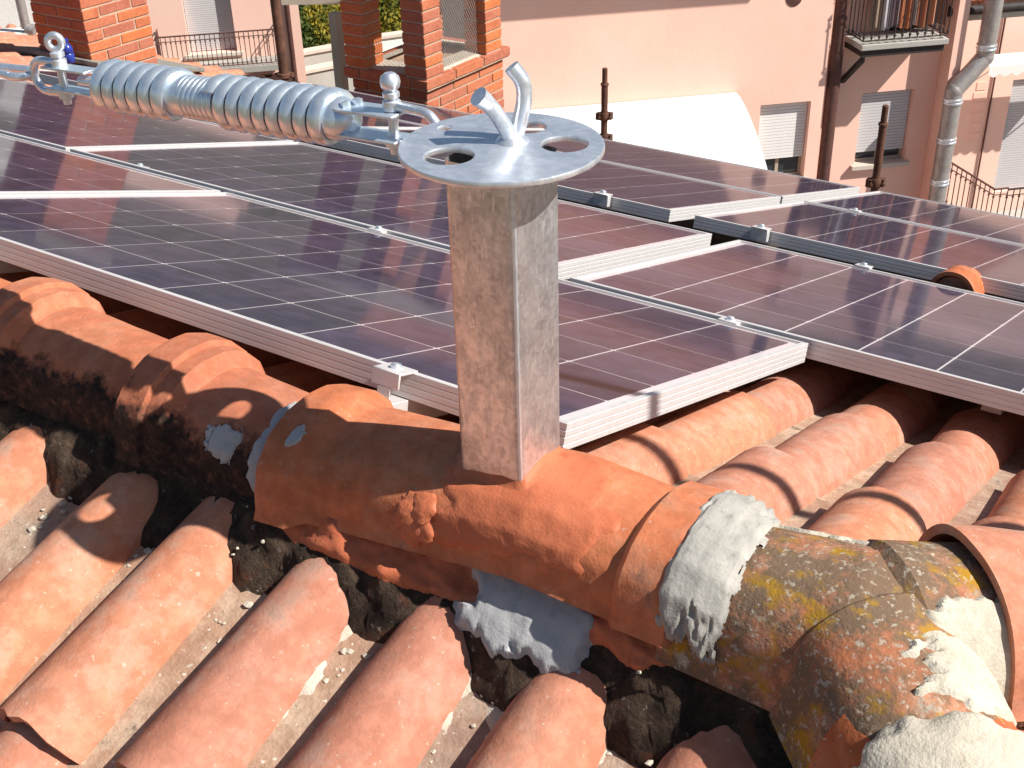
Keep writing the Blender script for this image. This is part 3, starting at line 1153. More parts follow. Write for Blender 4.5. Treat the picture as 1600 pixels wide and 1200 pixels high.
# weld bead down the front corner
g = G()
g.tube([(PX + hs - .0042 + .0006 * nz((0, 0, z), 60), PY - hs + .0042, z) for z in [.05 + .008 * i for i in range(50)]], .0032, 8)
g.build('weld_seam', MAT['galv'], post)
DZ = .4555
holes = [(.006, -.2385, .0270), (.090, -.150, .0260), (.027, -.1235, .0215), (-.050, -.170, .009)]
curve_plate('top_plate', [circ(PX, PY, .1065, 72)] + [circ(x, y, r) for x, y, r in holes], DZ - .0065, DZ, MAT['galv'], post, .0012)


def bez(pts, n=8):
    out = []
    P = [Vector(p) for p in pts]
    for i in range(len(P) - 1):
        p0 = P[i - 1] if i else P[i] * 2 - P[i + 1]
        p3 = P[i + 2] if i + 2 < len(P) else P[i + 1] * 2 - P[i]
        for k in range(n):
            t = k / n
            a, b = P[i], P[i + 1]
            out.append(.5 * ((2 * a) + (b - p0) * t + (2 * p0 - 5 * a + 4 * b - p3) * t * t + (3 * a - p0 - 3 * b + p3) * t ** 3))
    out.append(P[-1])
    return out


rb = .0084
g = G()
pth = bez([(.040, -.172, DZ - .004), (.036, -.176, DZ + .012), (.030, -.182, DZ + .028), (.023, -.189, DZ + .042), (.018, -.200, DZ + .053)])
g.tube(pth, [rb] * (len(pth) - 8) + [rb + .0022 * (i + 1) / 8 for i in range(8)], 18)
g.build('hook_prong', MAT['galv'], post)
g = G()
pth = bez([(.036, -.164, DZ - .004), (.041, -.160, DZ + .018), (.046, -.158, DZ + .042), (.045, -.159, DZ + .061), (.036, -.165, DZ + .077)])
g.tube(pth, rb, 18)
g.build('hook_prong', MAT['galv'], post)
g = G()
g.lathe([(.019, -.001), (.016, .003), (.011, .006), (.008, .010)], (.038, -.170, DZ), n=20)
g.build('weld_collar', MAT['galv'], post)
# sealant fillet round the foot of the post
g = G()
ring = rsq(hs, rr, 6)


def top_z(x, y):
    t = 0.5 - math.asin(max(-1, min(1, (y - YR) / .1))) / math.pi
    return cap3.S(x, min(max(t, .02), .98))[0].z


vs_, fs_ = [], []
nr = len(ring) * 4
dense = []
for i in range(len(ring)):
    a, b = Vector(ring[i]).to_3d(), Vector(ring[(i + 1) % len(ring)]).to_3d()
    for k in range(4):
        dense.append(a.lerp(b, k / 4))
for lv, (ow, hz) in enumerate(((0.0, .010), (.003, .006), (.008, .004), (.017, .002), (.030, -.004))):
    for q in dense:
        dr = q.normalized()
        nzv = nz((q.x * 40, q.y * 40, lv), 1, 4)
        x, y = PX + q.x + dr.x * ow * (1 + .5 * nzv), PY + q.y + dr.y * ow * (1 + .5 * nzv)
        vs_.append((x, y, top_z(x, y) + hz * (1 + .6 * nzv) + .001))
N_ = len(dense)
for l in range(4):
    for k in range(N_):
        fs_.append((l * N_ + k, (l + 1) * N_ + k, (l + 1) * N_ + (k + 1) % N_, l * N_ + (k + 1) % N_))
g.add(vs_, fs_)
g.build('sealant_fillet', MAT['paint_red'], o3, angle=80)

# ------------------------------------------------------------------ spring shock absorber on the lifeline
SA = Vector((-.140, -.150, .437))
SB = Vector((-.735, -.150, .408))
ax = (SB - SA).normalized()
sidev = ax.cross(Vector((0, 0, 1))).normalized()
upv = sidev.cross(ax).normalized()
spring = empty('spring_absorber', (SA + SB) / 2, 'bright zinc coil-spring shock absorber hooked to the round top plate', 'shock absorber')


def on(s_, a=0.0, b=0.0):
    return SA + ax * s_ + sidev * a + upv * b


def helix(s0, s1, turns, rc_, rw, flat=1.0, n=10, per=26):
    path = []
    N = int(turns * per)
    g = G()
    vs_, fs_ = [], []
    for i in range(N + 1):
        f = i / N
        a = 2 * math.pi * turns * f
        rad = (sidev * math.cos(a) + upv * math.sin(a))
        c = on(s0 + (s1 - s0) * f) + rad * rc_
        for k in range(n):
            b = 2 * math.pi * k / n
            vs_.append(c + rad * (rw * math.cos(b)) + ax * (rw * flat * math.sin(b)))
    for i in range(N):
        for k in range(n):
            k2 = (k + 1) % n
            fs_.append((i * n + k, (i + 1) * n + k, (i + 1) * n + k2, i * n + k2))
    fs_.append(tuple(range(n)))
    fs_.append(tuple(reversed(range(N * n, N * n + n))))
    g.add(vs_, fs_)
    return g


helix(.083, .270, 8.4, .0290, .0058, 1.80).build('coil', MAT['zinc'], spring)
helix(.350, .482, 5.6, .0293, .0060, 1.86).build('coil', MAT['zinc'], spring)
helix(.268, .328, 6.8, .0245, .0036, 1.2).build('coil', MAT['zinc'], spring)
g = G()
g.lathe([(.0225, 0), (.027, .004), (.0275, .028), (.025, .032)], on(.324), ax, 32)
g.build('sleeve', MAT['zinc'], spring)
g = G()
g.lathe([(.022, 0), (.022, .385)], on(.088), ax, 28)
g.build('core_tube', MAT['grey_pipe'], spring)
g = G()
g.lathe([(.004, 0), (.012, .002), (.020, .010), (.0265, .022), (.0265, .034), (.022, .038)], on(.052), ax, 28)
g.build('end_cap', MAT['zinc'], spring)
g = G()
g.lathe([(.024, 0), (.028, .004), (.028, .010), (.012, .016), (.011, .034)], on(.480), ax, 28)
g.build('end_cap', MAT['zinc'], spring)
# fork plates at both ends
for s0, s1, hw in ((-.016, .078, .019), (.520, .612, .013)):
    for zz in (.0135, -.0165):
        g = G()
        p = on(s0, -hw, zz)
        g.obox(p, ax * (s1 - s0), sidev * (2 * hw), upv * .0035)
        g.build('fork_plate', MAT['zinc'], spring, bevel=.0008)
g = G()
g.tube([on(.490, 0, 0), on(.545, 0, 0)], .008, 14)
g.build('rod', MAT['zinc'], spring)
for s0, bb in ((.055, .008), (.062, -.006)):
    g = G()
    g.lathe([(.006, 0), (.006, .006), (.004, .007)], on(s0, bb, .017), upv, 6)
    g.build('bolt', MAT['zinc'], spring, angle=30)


def shackle(c, d, eye, label, ln=.062):
    e = empty('shackle', c, label, 'shackle', 'shackles at the ends of the spring')
    d = Vector(d).normalized()
    z = Vector((0, 0, 1))
    g = G()
    hgt = .0215
    pts = [c + z * hgt, c + z * hgt + d * (ln * .45)]
    for i in range(9):
        a = math.pi / 2 - math.pi * i / 8
        pts.append(c + d * (ln * .62 + .022 * math.cos(a)) + z * (hgt * math.sin(a)))
    pts += [c - z * hgt + d * (ln * .45), c - z * hgt]
    g.tube(bez(pts, 4), .0058, 12)
    for s_ in (1, -1):
        g.lathe([(.008, -.0068), (.0105, -.005), (.0105, .005), (.008, .0068)], c + z * (s_ * hgt), z, 16)
    g.build('bow', MAT['galv'], e)
    g = G()
    g.lathe([(.0055, -.036), (.0058, -.03), (.0058, .030), (.0095, .031), (.0098, .036), (.006, .039)], c, z, 16)
    g.build('pin', MAT['galv'], e)
    g = G()
    if eye:
        cc = c + z * .050
        q = Vector((.83, .55, 0)).normalized()
        g.tube([cc + (q * math.cos(a) + z * math.sin(a)) * .0095 for a in [2 * math.pi * i / 22 for i in range(22)]], .0052, 10, closed=True)
    else:
        g.lathe([(.006, 0), (.0105, .004), (.0118, .010), (.0105, .016), (.006, .020)], c + z * .038, z, 18)
    g.build('pin_head', MAT['galv'], e)
    return e


shackle(SA + Vector((0, .002, .002)), (1, -.02, -.02), False, 'shackle with round-headed pin joining the spring to the round plate', .070)
shackle(SB + Vector((.010, 0, .000)), (-1, -.02, -.03), True, 'shackle with eye-headed pin at the far left end of the spring')
# lifeline cable with thimble loop beyond the left shackle
cab = empty('steel_cable', SB + Vector((-.06, 0, 0)), 'braided steel lifeline cable looped round a thimble at the left picture edge', 'cable')
tcn = SB + Vector((-.078, -.003, -.004))
g = G()
lp_ = [tcn + Vector((.022 * math.cos(a), .017 * math.sin(a), 0)) for a in [R(-110 + 220 * i / 20) for i in range(21)]]
tail = SB + Vector((-.16, -.005, -.006))
pth = [tail + Vector((0, -.007, 0))] + lp_ + [tail + Vector((0, .007, 0))]
pp = bez(pth, 3)
g.tube(pp, .0062, 10)
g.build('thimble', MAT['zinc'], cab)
for st_, oo in ((0, 0), (1, .006)):
    g = G()
    N = 150
    pts = []
    for i in range(N + 1):
        f = i / N
        P = tail.lerp(SB + Vector((-2.6, -.02, -.035)), f)
        pts.append(P + Vector((0, .0042 * math.cos(f * 90 + st_ * math.pi), .0042 * math.sin(f * 90 + st_ * math.pi))))
    g.tube(pts, .0045, 8)
    g.build('strand', MAT['galv'], cab)
g = G()
g.lathe([(.011, 0), (.012, .002), (.012, .036), (.011, .038)], SB + Vector((-.17, -.006, -.006)), (-1, 0, 0), 18)
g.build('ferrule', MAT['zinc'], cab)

# antenna mast to the right of the picture; only its soft shadow reaches the tiles and panels
az = Vector((math.cos(SUN_AZ), math.sin(SUN_AZ), 0))
mp = Vector((-.341, .172, 0)) + az * 2.15
mast = empty('antenna_mast', (mp.x, mp.y, -.55), 'thin steel antenna mast standing on the roof outside the right picture edge', 'mast')
g = G()
g.tube([(mp.x, mp.y, -.75), (mp.x, mp.y, 1.95)], .017, 12)
g.build('pole', MAT['galv'], mast)
g = G()
g.box(mp.x - .05, mp.x + .05, mp.y - .05, mp.y + .05, -.76, -.70)
g.build('base_bracket', MAT['galv'], mast, smooth=False)


# ------------------------------------------------------------------ brick chimneys
BL, BD, BHt, BJ = .245, .118, .055, .011


def brick_mesh(l, d, h, seed):
    g = G()
    g.box(-l / 2, l / 2, -d / 2, d / 2, -h / 2, h / 2)
    g.v = [tuple(c + nz(p, 40, seed + i) * .003 for i, c in enumerate(p)) for p in g.v]
    return g.mesh('brick', MAT['brick'], smooth=False, bevel=.003)


BM = {}


def brick(parent, c, l, d, h, along_y):
    key = (round(l, 3), round(d, 3), round(h, 3), random.randrange(2))
    if key not in BM:
        BM[key] = brick_mesh(l, d, h, len(BM) * 1.7)
    o = link('brick', BM[key], parent, True)
    o.location = Vector(c) - parent.location + Vector((random.uniform(-.002, .002), random.uniform(-.002, .002), 0))
    o.rotation_euler = (0, 0, (math.pi / 2 if along_y else 0) + random.uniform(-.008, .008))


def wall_ring(parent, x0, x1, y0, y1, z0, ncourse, faces='xXyY'):
    """courses of bricks around a rectangular block"""
    for c in range(ncourse):
        z = z0 + (BHt + BJ) * c + BHt / 2
        for side in faces:
            ay = side in 'xX'
            a0, a1 = (y0, y1) if ay else (x0, x1)
            fixed = {'x': x0 + BD / 2, 'X': x1 - BD / 2, 'y': y0 + BD / 2, 'Y': y1 - BD / 2}[side]
            # corner bricks alternate
            trim = (c % 2 == 0) == ay
            b0, b1 = (a0, a1) if trim else (a0 + BD + BJ, a1 - BD - BJ)
            n = max(1, round((b1 - b0 + BJ) / (BL + BJ)))
            l = (b1 - b0 + BJ) / n - BJ
            for i in range(n):
                m_ = b0 + i * (l + BJ) + l / 2
                brick(parent, (fixed, m_, z) if ay else (m_, fixed, z), l, BD, BHt, ay)


# square chimney at the upper left
zb = far(-5.5, 3.75, -.16).z - .10
c1 = empty('brick_chimney', (-5.77, 3.75, zb), 'solid square red brick chimney at the upper left on the tiled roof', 'chimney')
x0, x1, y0, y1 = -6.02, -5.53, 3.505, 4.005
nC = 18
wall_ring(c1, x0, x1, y0, y1, zb, nC)
g = G()
g.box(x0 + .007, x1 - .007, y0 + .007, y1 - .007, zb - .3, zb + nC * (BHt + BJ) - .008)
g.build('mortar_core', MAT['joint'], c1, smooth=False)
g = G()
zt = zb + nC * (BHt + BJ)
g.box(x0 - .06, x1 + .06, y0 - .06, y1 + .06, zt, zt + .06)
g.build('cap_slab', MAT['concrete'], c1, smooth=False, bevel=.006)
g = G()
g.obox(far(-6.20, 3.62, -.080), (.80, 0, 0), Vector(E2) * .86, Vector(N2) * .03)
g.build('flashing', MAT['flashing'], c1, smooth=False, bevel=.004)

# open brick chimney head with corner piers
kx0, kx1, ky0, ky1 = -4.345, -3.692, 4.446, 5.33
ZL = -1.232
c2 = empty('brick_chimney', ((kx0 + kx1) / 2, (ky0 + ky1) / 2, -1.75), 'open brick chimney head with corner piers and wire mesh behind the spring', 'chimney')
ins = .035
nb = 7
z0 = ZL - BHt - BJ - nb * (BHt + BJ)
wall_ring(c2, kx0 + ins, kx1 - ins, ky0 + ins, ky1 - ins, z0, nb)
g = G()
g.box(kx0 + ins + .007, kx1 - ins - .007, ky0 + ins + .007, ky1 - ins - .007, z0 - .4, ZL - BHt - BJ - .004)
g.build('mortar_core', MAT['joint'], c2, smooth=False)
wall_ring(c2, kx0, kx1, ky0, ky1, ZL - BHt, 1)
g = G()
g.box(kx0 + .008, kx1 - .008, ky0 + .008, ky1 - .008, ZL - BHt - BJ, ZL - .006)
g.build('ledge_mortar', MAT['joint'], c2, smooth=False)
# sloping cement inside the openings
g = G()
cxm, cym = (kx0 + kx1) / 2, (ky0 + ky1) / 2
a, b = ((kx0 + .03, ky0 + .03), (kx1 - .03, ky0 + .03), (kx1 - .03, ky1 - .03), (kx0 + .03, ky1 - .03)), ((kx0 + .17, ky0 + .2), (kx1 - .17, ky0 + .2), (kx1 - .17, ky1 - .2), (kx0 + .17, ky1 - .2))
g.add([(x, y, ZL - .004) for x, y in a] + [(x, y, ZL + .022) for x, y in b], [(0, 1, 5, 4), (1, 2, 6, 5), (2, 3, 7, 6), (3, 0, 4, 7)])
g.build('cement_sill', MAT['mortar_cream'], c2, smooth=False)
g = G()
g.box(kx0 + .17, kx1 - .17, ky0 + .2, ky1 - .2, ZL - .2, ZL - .01)
g.build('flue_opening', MAT['iron'], c2, smooth=False)
pw = .168
npier = 11
for px_, py_ in ((kx0 + .01, ky0 + .012), (kx1 - .012 - pw, ky0 + .012), (kx0 + .01, ky1 - .075 - pw), (kx1 - .012 - pw, ky1 - .075 - pw)):
    for c in range(npier):
        z = ZL + (BHt + BJ) * c + BHt / 2 + BJ
        brick(c2, (px_ + pw / 2, py_ + pw / 2, z), pw, pw, BHt, False)
    g = G()
    g.box(px_ + .006, px_ + pw - .006, py_ + .006, py_ + pw - .006, ZL - .004, ZL + npier * (BHt + BJ) + .002)
    g.build('pier_mortar', MAT['joint'], c2, smooth=False)
zt = ZL + npier * (BHt + BJ) + BJ
g = G()
g.box(kx0 - .08, kx1 + .08, ky0 - .08, ky1 + .08, zt, zt + .07)
g.build('cap_slab', MAT['concrete'], c2, smooth=False, bevel=.006)
# wire mesh in the right-hand opening
g = G()
ya, yb, za, zb2 = ky0 + .18, ky1 - .24, ZL + .012, zt
wx = kx1 - .075
s_ = .022
i = -40
while i < 60:
    for sg in (1, -1):
        pts = []
        q0 = ya + i * s_
        for kk in range(0, 61):
            zz = za + (zb2 - za) * kk / 60
            yy = q0 + sg * (zz - za) * .7 + (0 if sg > 0 else (zb2 - za) * .35)
            if ya <= yy <= yb:
                pts.append((wx, yy, zz))
        if len(pts) > 1:
            g.tube([pts[0], pts[-1]], .0014, 4, False)
    i += 1
g.build('wire_mesh', MAT['grey_pipe'], c2)

# blue plastic bottle left standing by the solid chimney
bt = Vector((-5.545, 3.36, -1.095))
bot = empty('plastic_bottle', bt, 'small blue plastic bottle in the shade beside the solid brick chimney', 'bottle')
g = G()
g.lathe([(.030, 0), (.034, .005), (.034, .050), (.030, .056), (.034, .062), (.034, .085), (.026, .102), (.013, .115), (.013, .125)], bt, n=18)
g.build('body', MAT['blue'], bot)
g = G()
g.lathe([(.016, 0), (.016, .018), (.012, .021)], bt + Vector((0, 0, .123)), n=14)
g.build('cap', MAT['blue'], bot)


# ------------------------------------------------------------------ scaffold poles past the eaves
def at(px, py, d):
    return CP + (fw + rt * ((px - 800) / 1900.13) - up * ((py - 600) / 1900.13)) * d


def scaffold(base, ztop, r, label, couplers, lean=(0, 0)):
    e = empty('scaffold_pole', (base.x, base.y, GZ), label, 'scaffold pole', 'rusty scaffold poles past the eaves')
    lx, ly = lean
    g = G()
    P = lambda z: Vector((base.x + lx * (z - base.z), base.y + ly * (z - base.z), z))
    g.tube([P(GZ), P(ztop - .12)], r, 14)
    g.build('tube', MAT['rust'], e)
    g = G()
    g.lathe([(r * 1.25, 0), (r * 1.25, .012), (r * .82, .014), (r * .80, .115), (r * .6, .12)], P(ztop - .125), n=14)
    g.build('spigot', MAT['rust'], e)
    for z in couplers:
        g = G()
        g.lathe([(r * 1.35, -.028), (r * 1.5, -.02), (r * 1.5, .02), (r * 1.35, .028)], P(z), n=14)
        for s_ in (-1, 1):
            q = P(z) + Vector((.82, .56, 0)) * (s_ * r * 1.6)
            g.box(q.x - .018, q.x + .018, q.y - .018, q.y + .018, z - .024, z + .024)
            g.lathe([(.009, 0), (.009, .03)], q + Vector((.3, -.4, 0)) * .04, (.5, -.8, 0), 6)
        g.build('coupler', MAT['rust'], e, angle=30)


scaffold(at(944, 200, 8.6), -1.515, .0235, 'rusty scaffold pole standing alone in front of the big sunlit pink wall', (-1.86, -2.02))
scaffold(at(1374, 240, 7.2), -1.36, .023, 'rusty scaffold pole in front of the shaded window under the balcony', (-1.84,))
scaffold(at(437, 60, 13.5), -1.9, .055, 'thick brown scaffold pole left of the garden view, beside the far balcony', (-3.02, -3.2))

# ------------------------------------------------------------------ pink houses
TH = R(44.527)
ROTZ = (0, 0, TH)
E1 = Vector((math.cos(TH), math.sin(TH), 0))
EN = Vector((math.sin(TH), -math.cos(TH), 0))     # facade normal towards us
# local frame of every house: x along the facade to the right, -y towards us, z up from the ground


def slats(g, x0, x1, z0, z1, y, pitch=.055, d=.012):
    z = z0
    while z < z1 - .01:
        t = min(z + pitch - .006, z1)
        g.box(x0, x1, y - d, y + .01, z, t)
        z += pitch


def pierced_wall(x0, x1, z0, z1, y0, y1, holes):
    """wall slab with rectangular openings, as one closed mesh"""
    xs = sorted({x0, x1} | {h[0] for h in holes} | {h[1] for h in holes})
    zs_ = sorted({z0, z1} | {h[2] for h in holes} | {h[3] for h in holes})
    g = G()
    solid = lambda i, j: 0 <= i < len(xs) - 1 and 0 <= j < len(zs_) - 1 and not any(h[0] <= (xs[i] + xs[i + 1]) / 2 <= h[1] and h[2] <= (zs_[j] + zs_[j + 1]) / 2 <= h[3] for h in holes)
    for i in range(len(xs) - 1):
        for j in range(len(zs_) - 1):
            if not solid(i, j):
                continue
            a, b, c, d = xs[i], xs[i + 1], zs_[j], zs_[j + 1]
            g.add([(a, y0, c), (b, y0, c), (b, y0, d), (a, y0, d)], [(0, 1, 2, 3)])
            g.add([(a, y1, c), (b, y1, c), (b, y1, d), (a, y1, d)], [(3, 2, 1, 0)])
            if not solid(i - 1, j):
                g.add([(a, y0, c), (a, y0, d), (a, y1, d), (a, y1, c)], [(0, 1, 2, 3)])
            if not solid(i + 1, j):
                g.add([(b, y0, c), (b, y0, d), (b, y1, d), (b, y1, c)], [(3, 2, 1, 0)])
            if not solid(i, j - 1):
                g.add([(a, y0, c), (b, y0, c), (b, y1, c), (a, y1, c)], [(3, 2, 1, 0)])
            if not solid(i, j + 1):
                g.add([(a, y0, d), (b, y0, d), (b, y1, d), (a, y1, d)], [(0, 1, 2, 3)])
    return g


def window(parent, x0, x1, z0, z1, yf, shut_to, mat_sh, rec=.16, name='window'):
    """recessed window: frame and panes behind a part-lowered roller shutter"""
    g = G()
    y = yf + rec
    f = .05
    g.box(x0, x0 + f, y, y + .05, z0, z1)
    g.box(x1 - f, x1, y, y + .05, z0, z1)
    g.box(x0 + f, x1 - f, y, y + .05, z0, z0 + f)
    g.box(x0 + f, x1 - f, y, y + .05, z1 - f, z1)
    xm = (x0 + x1) / 2
    g.box(xm - .03, xm + .03, y + .002, y + .048, z0 + f, z1 - f)
    w = g.build(name, MAT['wood'], parent, True, smooth=False)
    for a, b in ((x0 + f, xm - .03), (xm + .03, x1 - f)):
        g = G()
        g.box(a, b, y + .02, y + .03, z0 + f, z1 - f)
        p = g.build('pane', MAT['pane'], w, True, smooth=False)
    if shut_to is not None:
        g = G()
        slats(g, x0 + .012, x1 - .012, shut_to, z1 - .005, y - .045)
        g.build('roller_shutter', mat_sh, w, True, smooth=False)
    return w


def railing(parent, pts, h, mat, sp=.12, r=.009, name='railing', scroll=True):
    """posts, rails and balusters along a polyline of local points"""
    top = None
    for dz, rr_, nm in ((h, r * 1.8, name), (h - .13, r, 'rail'), (.06, r * 1.2, 'rail')):
        g = G()
        g.tube([Vector(q) + Vector((0, 0, dz)) for q in pts], rr_, 8)
        o = g.build(nm, mat, top or parent, True)
        top = top or o
    bal = G()
    bal.tube([(0, 0, .06), (0, 0, h)], r, 6, False)
    if scroll:
        for zz in (h - .17, .12):
            bal.lathe([(r, -.03), (r * 2.6, 0), (r, .03)], (0, 0, zz), n=6)
    bm_ = bal.mesh('baluster', mat)
    for i in range(len(pts) - 1):
        a, b = Vector(pts[i]), Vector(pts[i + 1])
        n = max(2, int((b - a).length / sp))
        for k in range(n + (i == len(pts) - 2)):
            o = link('baluster', bm_, top, True)
            o.location = a.lerp(b, k / n)
    return top


def local_root(name, O, label, cat='house'):
    return empty(name, (O.x, O.y, GZ), label, cat, None, ROTZ)


S = 1.3125
OM = CP + (Vector((-4.58, 14.20, -4.03)) - CP) * S
fz = lambda z: CP.z + (z - CP.z) * S - GZ              # measured height -> local z
fs = lambda s: s * S
M1 = local_root('pink_house', OM, 'big pink rendered house with white canopy and balcony, across the yard')
# front wall 1 with one window
w1 = (fs(-1.00), fs(-.30), fz(-5.22), fz(-4.155))
pierced_wall(fs(-4.45), fs(-.13), 0, fz(-.8), 0, .45, [w1]).build('wall', MAT['pink'], M1, True, smooth=False)
window(M1, *w1, 0, fz(-4.94), MAT['shutter_white'], .17)
g = G()
g.box(w1[0] - .06, w1[1] + .06, -.06, .16, w1[2] - .06, w1[2] + .003)
g.build('sill', MAT['sill'], M1, True, smooth=False)
# wall 2, slightly set back, with one window and a balcony door
Y2 = .45
w2 = (fs(.59), fs(1.35), fz(-5.25), fz(-4.23))
dr = (fs(.75), fs(1.30), fz(-3.58), fz(-2.1))
pierced_wall(fs(-.13), fs(1.66), 0, fz(-.8), Y2, Y2 + .44, [w2, dr]).build('wall', MAT['pink'], M1, True, smooth=False)
window(M1, *w2, Y2, fz(-5.10), MAT['shutter'], .17)
g = G()
g.box(w2[0] - .07, w2[1] + .05, Y2 - .10, Y2 + .16, w2[2] - .07, w2[2] + .003)
g.build('sill', MAT['sill'], M1, True, smooth=False)
window(M1, *dr, Y2, None, None, .2, 'balcony_door')
g = G()
g.box(fs(1.66) + .002, fs(1.82), .10, Y2 + .44, 0, fz(-.8))
g.build('wall_pier', MAT['pink'], M1, True, smooth=False)
# side and back walls, roof with wide eaves
g = G()
g.box(fs(-4.45) + .002, fs(1.80), Y2 + .45, 7.5, 0, fz(-.8))
g.box(fs(-.45), fs(-.131), .46, Y2 + .44, 0, fz(-.8))
g.build('wall', MAT['pink'], M1, True, smooth=False)
zsh = fz(-2.83)
ov = .95
drop = ov * math.tan(SUN_EL) / (sdir.xy.normalized().dot(EN.xy))
ze = zsh + drop
g = G()
g.add([(fs(-4.45) - .5, -ov, ze), (fs(-.05), -ov, ze), (fs(-.05), 4, ze + 1.4), (fs(-4.45) - .5, 4, ze + 1.4),
       (fs(-4.45) - .5, -ov, ze + .14), (fs(-.05), -ov, ze + .14), (fs(-.05), 4, ze + 1.54), (fs(-4.45) - .5, 4, ze + 1.54)],
      [(0, 3, 2, 1), (4, 5, 6, 7), (0, 1, 5, 4), (1, 2, 6, 5), (2, 3, 7, 6), (3, 0, 4, 7)])
g.build('roof', MAT['clay'], M1, True, smooth=False)
# round vent
g = G()
g.lathe([(.14, 0), (.14, .02), (.10, .025)], (fs(-.67), .01, fz(-2.80)), (0, -1, 0), 20)
g.build('vent', MAT['brown_pipe'], M1, True)
# brown downpipe in the corner between the two walls
g = G()
g.tube([(fs(.02), .10, 0), (fs(.02), .10, fz(-1))], .115, 16)
o = g.build('downpipe', MAT['brown_pipe'], M1, True)
o['label'] = 'brown painted downpipe in the wall corner'
# balcony
bz0, bz1 = fz(-3.52), fz(-3.40)
bx0, bx1 = fs(.20), fs(1.40)
yb_ = Y2 - .002
bd = .78
g = G()
g.box(bx0, bx1, yb_ - bd, yb_, bz0 + .06, bz1)
g.build('balcony_slab', MAT['concrete'], M1, True, smooth=False, bevel=.01)
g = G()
g.box(bx0 + .05, bx1 - .05, yb_ - bd + .05, yb_, bz0 - .06, bz0 + .058)  # dark block stands in for the shade under the balcony slab
g.build('balcony_underside', MAT['iron'], M1, True, smooth=False)
for xx in (bx0 + .06,):
    g = G()
    g.obox((xx, yb_ - bd * .85, bz0 - .065), (.08, 0, 0), (0, bd * .85, -.55), (0, 0, -.10))
    g.build('bracket', MAT['iron'], M1, True, smooth=False)
railing(M1, [(bx0 + .03, yb_ - .02, bz1), (bx0 + .03, yb_ - bd + .03, bz1), (bx1 - .03, yb_ - bd + .03, bz1), (bx1 - .03, yb_ - .02, bz1)], 1.0, MAT['iron'], .13, .011, 'balcony_railing')
# striped curtains hung behind the railing
cx_ = bx0 + .32
for i, (wd, colr) in enumerate(((.20, (.34, .26, .20)), (.18, (.56, .52, .56)), (.16, (.30, .22, .24)), (.24, (.40, .15, .08)), (.12, (.44, .36, .34)), (.20, (.38, .15, .09)), (.22, (.46, .22, .14)), (.16, (.44, .21, .14)))):
    g = G()

    def cf(u, v, cx=cx_, wd=wd, i=i):
        return (cx + wd * u, yb_ - .30 + .03 * math.sin(u * 9 + i) + .015 * math.sin(u * 23 + i * 2), bz1 + .12 + 1.7 * v + .03 * math.sin(i * 3 + u * 3) * (1 - v))
    g.grid(16, 4, cf)
    g.build('curtain', cloth('curtain_cloth_%d' % i, colr), M1, True)
    cx_ += wd - .01
g = G()
g.tube([(bx0 + .2, yb_ - .30, bz1 + 1.84), (bx1 - .05, yb_ - .30, bz1 + 1.84)], .02, 8)
g.build('curtain_rail', MAT['iron'], M1, True)
# barrel canopy in white sheet
nR = 14


def canopy(u, v):
    a = math.pi / 2 * v
    pr_ = 1.25
    return Vector((fs(-4.15) + (fs(-1.36) - fs(-4.15)) * u + (.34 * (1 - math.cos(a)) * u), -pr_ * math.sin(a) - .02, fz(-3.945) - 1.55 * (1 - math.cos(a)) ** .9))


can = empty('white_canopy', (OM.x, OM.y, GZ), 'white curved canopy fixed to the pink wall behind the panels', 'canopy', None, ROTZ)
for i in range(5):
    g = G()
    f0, f1 = (i + .006) / 5, (i + .994) / 5
    g.grid(24, 6, lambda u, v: canopy(u, f0 + (f1 - f0) * v))
    g.grid(24, 6, lambda u, v: canopy(1 - u, f0 + (f1 - f0) * v) + Vector((0, .012, -.006)))
    g.build('sheet', MAT['awning'], can, True)
g = G()
g.tube([canopy(0, 1), canopy(1, 1)], .03, 8)
g.build('front_bar', MAT['awning'], can, True)
# grey outbuilding wall seen through the chimney
g = G()
g.box(fs(-5.15), fs(-4.46), 1.6, 4.0, 0, fz(-1.6))
nb_ = local_root('grey_annex', OM, 'grey rendered annex wall seen through the open chimney', 'annex')
g.build('wall', MAT['concrete'], nb_, True, smooth=False)
g = G()
g.box(fs(-5.2), fs(-4.44), 1.4, 4.1, fz(-1.6), fz(-1.6) + .12)
g.build('roof', MAT['concrete'], nb_, True, smooth=False)

# big galvanised flue or downpipe bending at the corner of the pink house
fp = local_root('metal_downpipe', OM, 'large grey metal downpipe with a bend at the right corner of the pink house', 'downpipe')
yp = .0
pp = [(fs(2.10), yp, fz(-1.0)), (fs(2.10), yp, fz(-3.76)), (fs(1.71), yp - .06, fz(-4.17)), (fs(1.71), yp - .06, .0)]
for i in range(3):
    g = G()
    g.tube([pp[i], pp[i + 1]], .155, 20)
    g.build('pipe_section', MAT['grey_pipe'], fp, True)
for q in (pp[1], pp[2]):
    g = G()
    bm = bmesh.new()
    bmesh.ops.create_uvsphere(bm, u_segments=18, v_segments=10, radius=.162)
    g.add([Vector(q) + v.co for v in bm.verts], [tuple(v.index for v in f.verts) for f in bm.faces])
    bm.free()
    g.build('elbow', MAT['grey_pipe'], fp, True)
for x_, z_ in ((fs(2.10), fz(-3.62)), (fs(1.71), fz(-4.30)), (fs(1.71), fz(-4.85)), (fs(1.71), fz(-5.45))):
    g = G()
    g.lathe([(.158, -.05), (.175, -.045), (.175, -.02), (.16, -.015), (.16, .015), (.175, .02), (.175, .045), (.158, .05)], (x_, yp if x_ > fs(2) else yp - .06, z_), n=20)
    g.build('pipe_clip', MAT['galv'], fp, True)

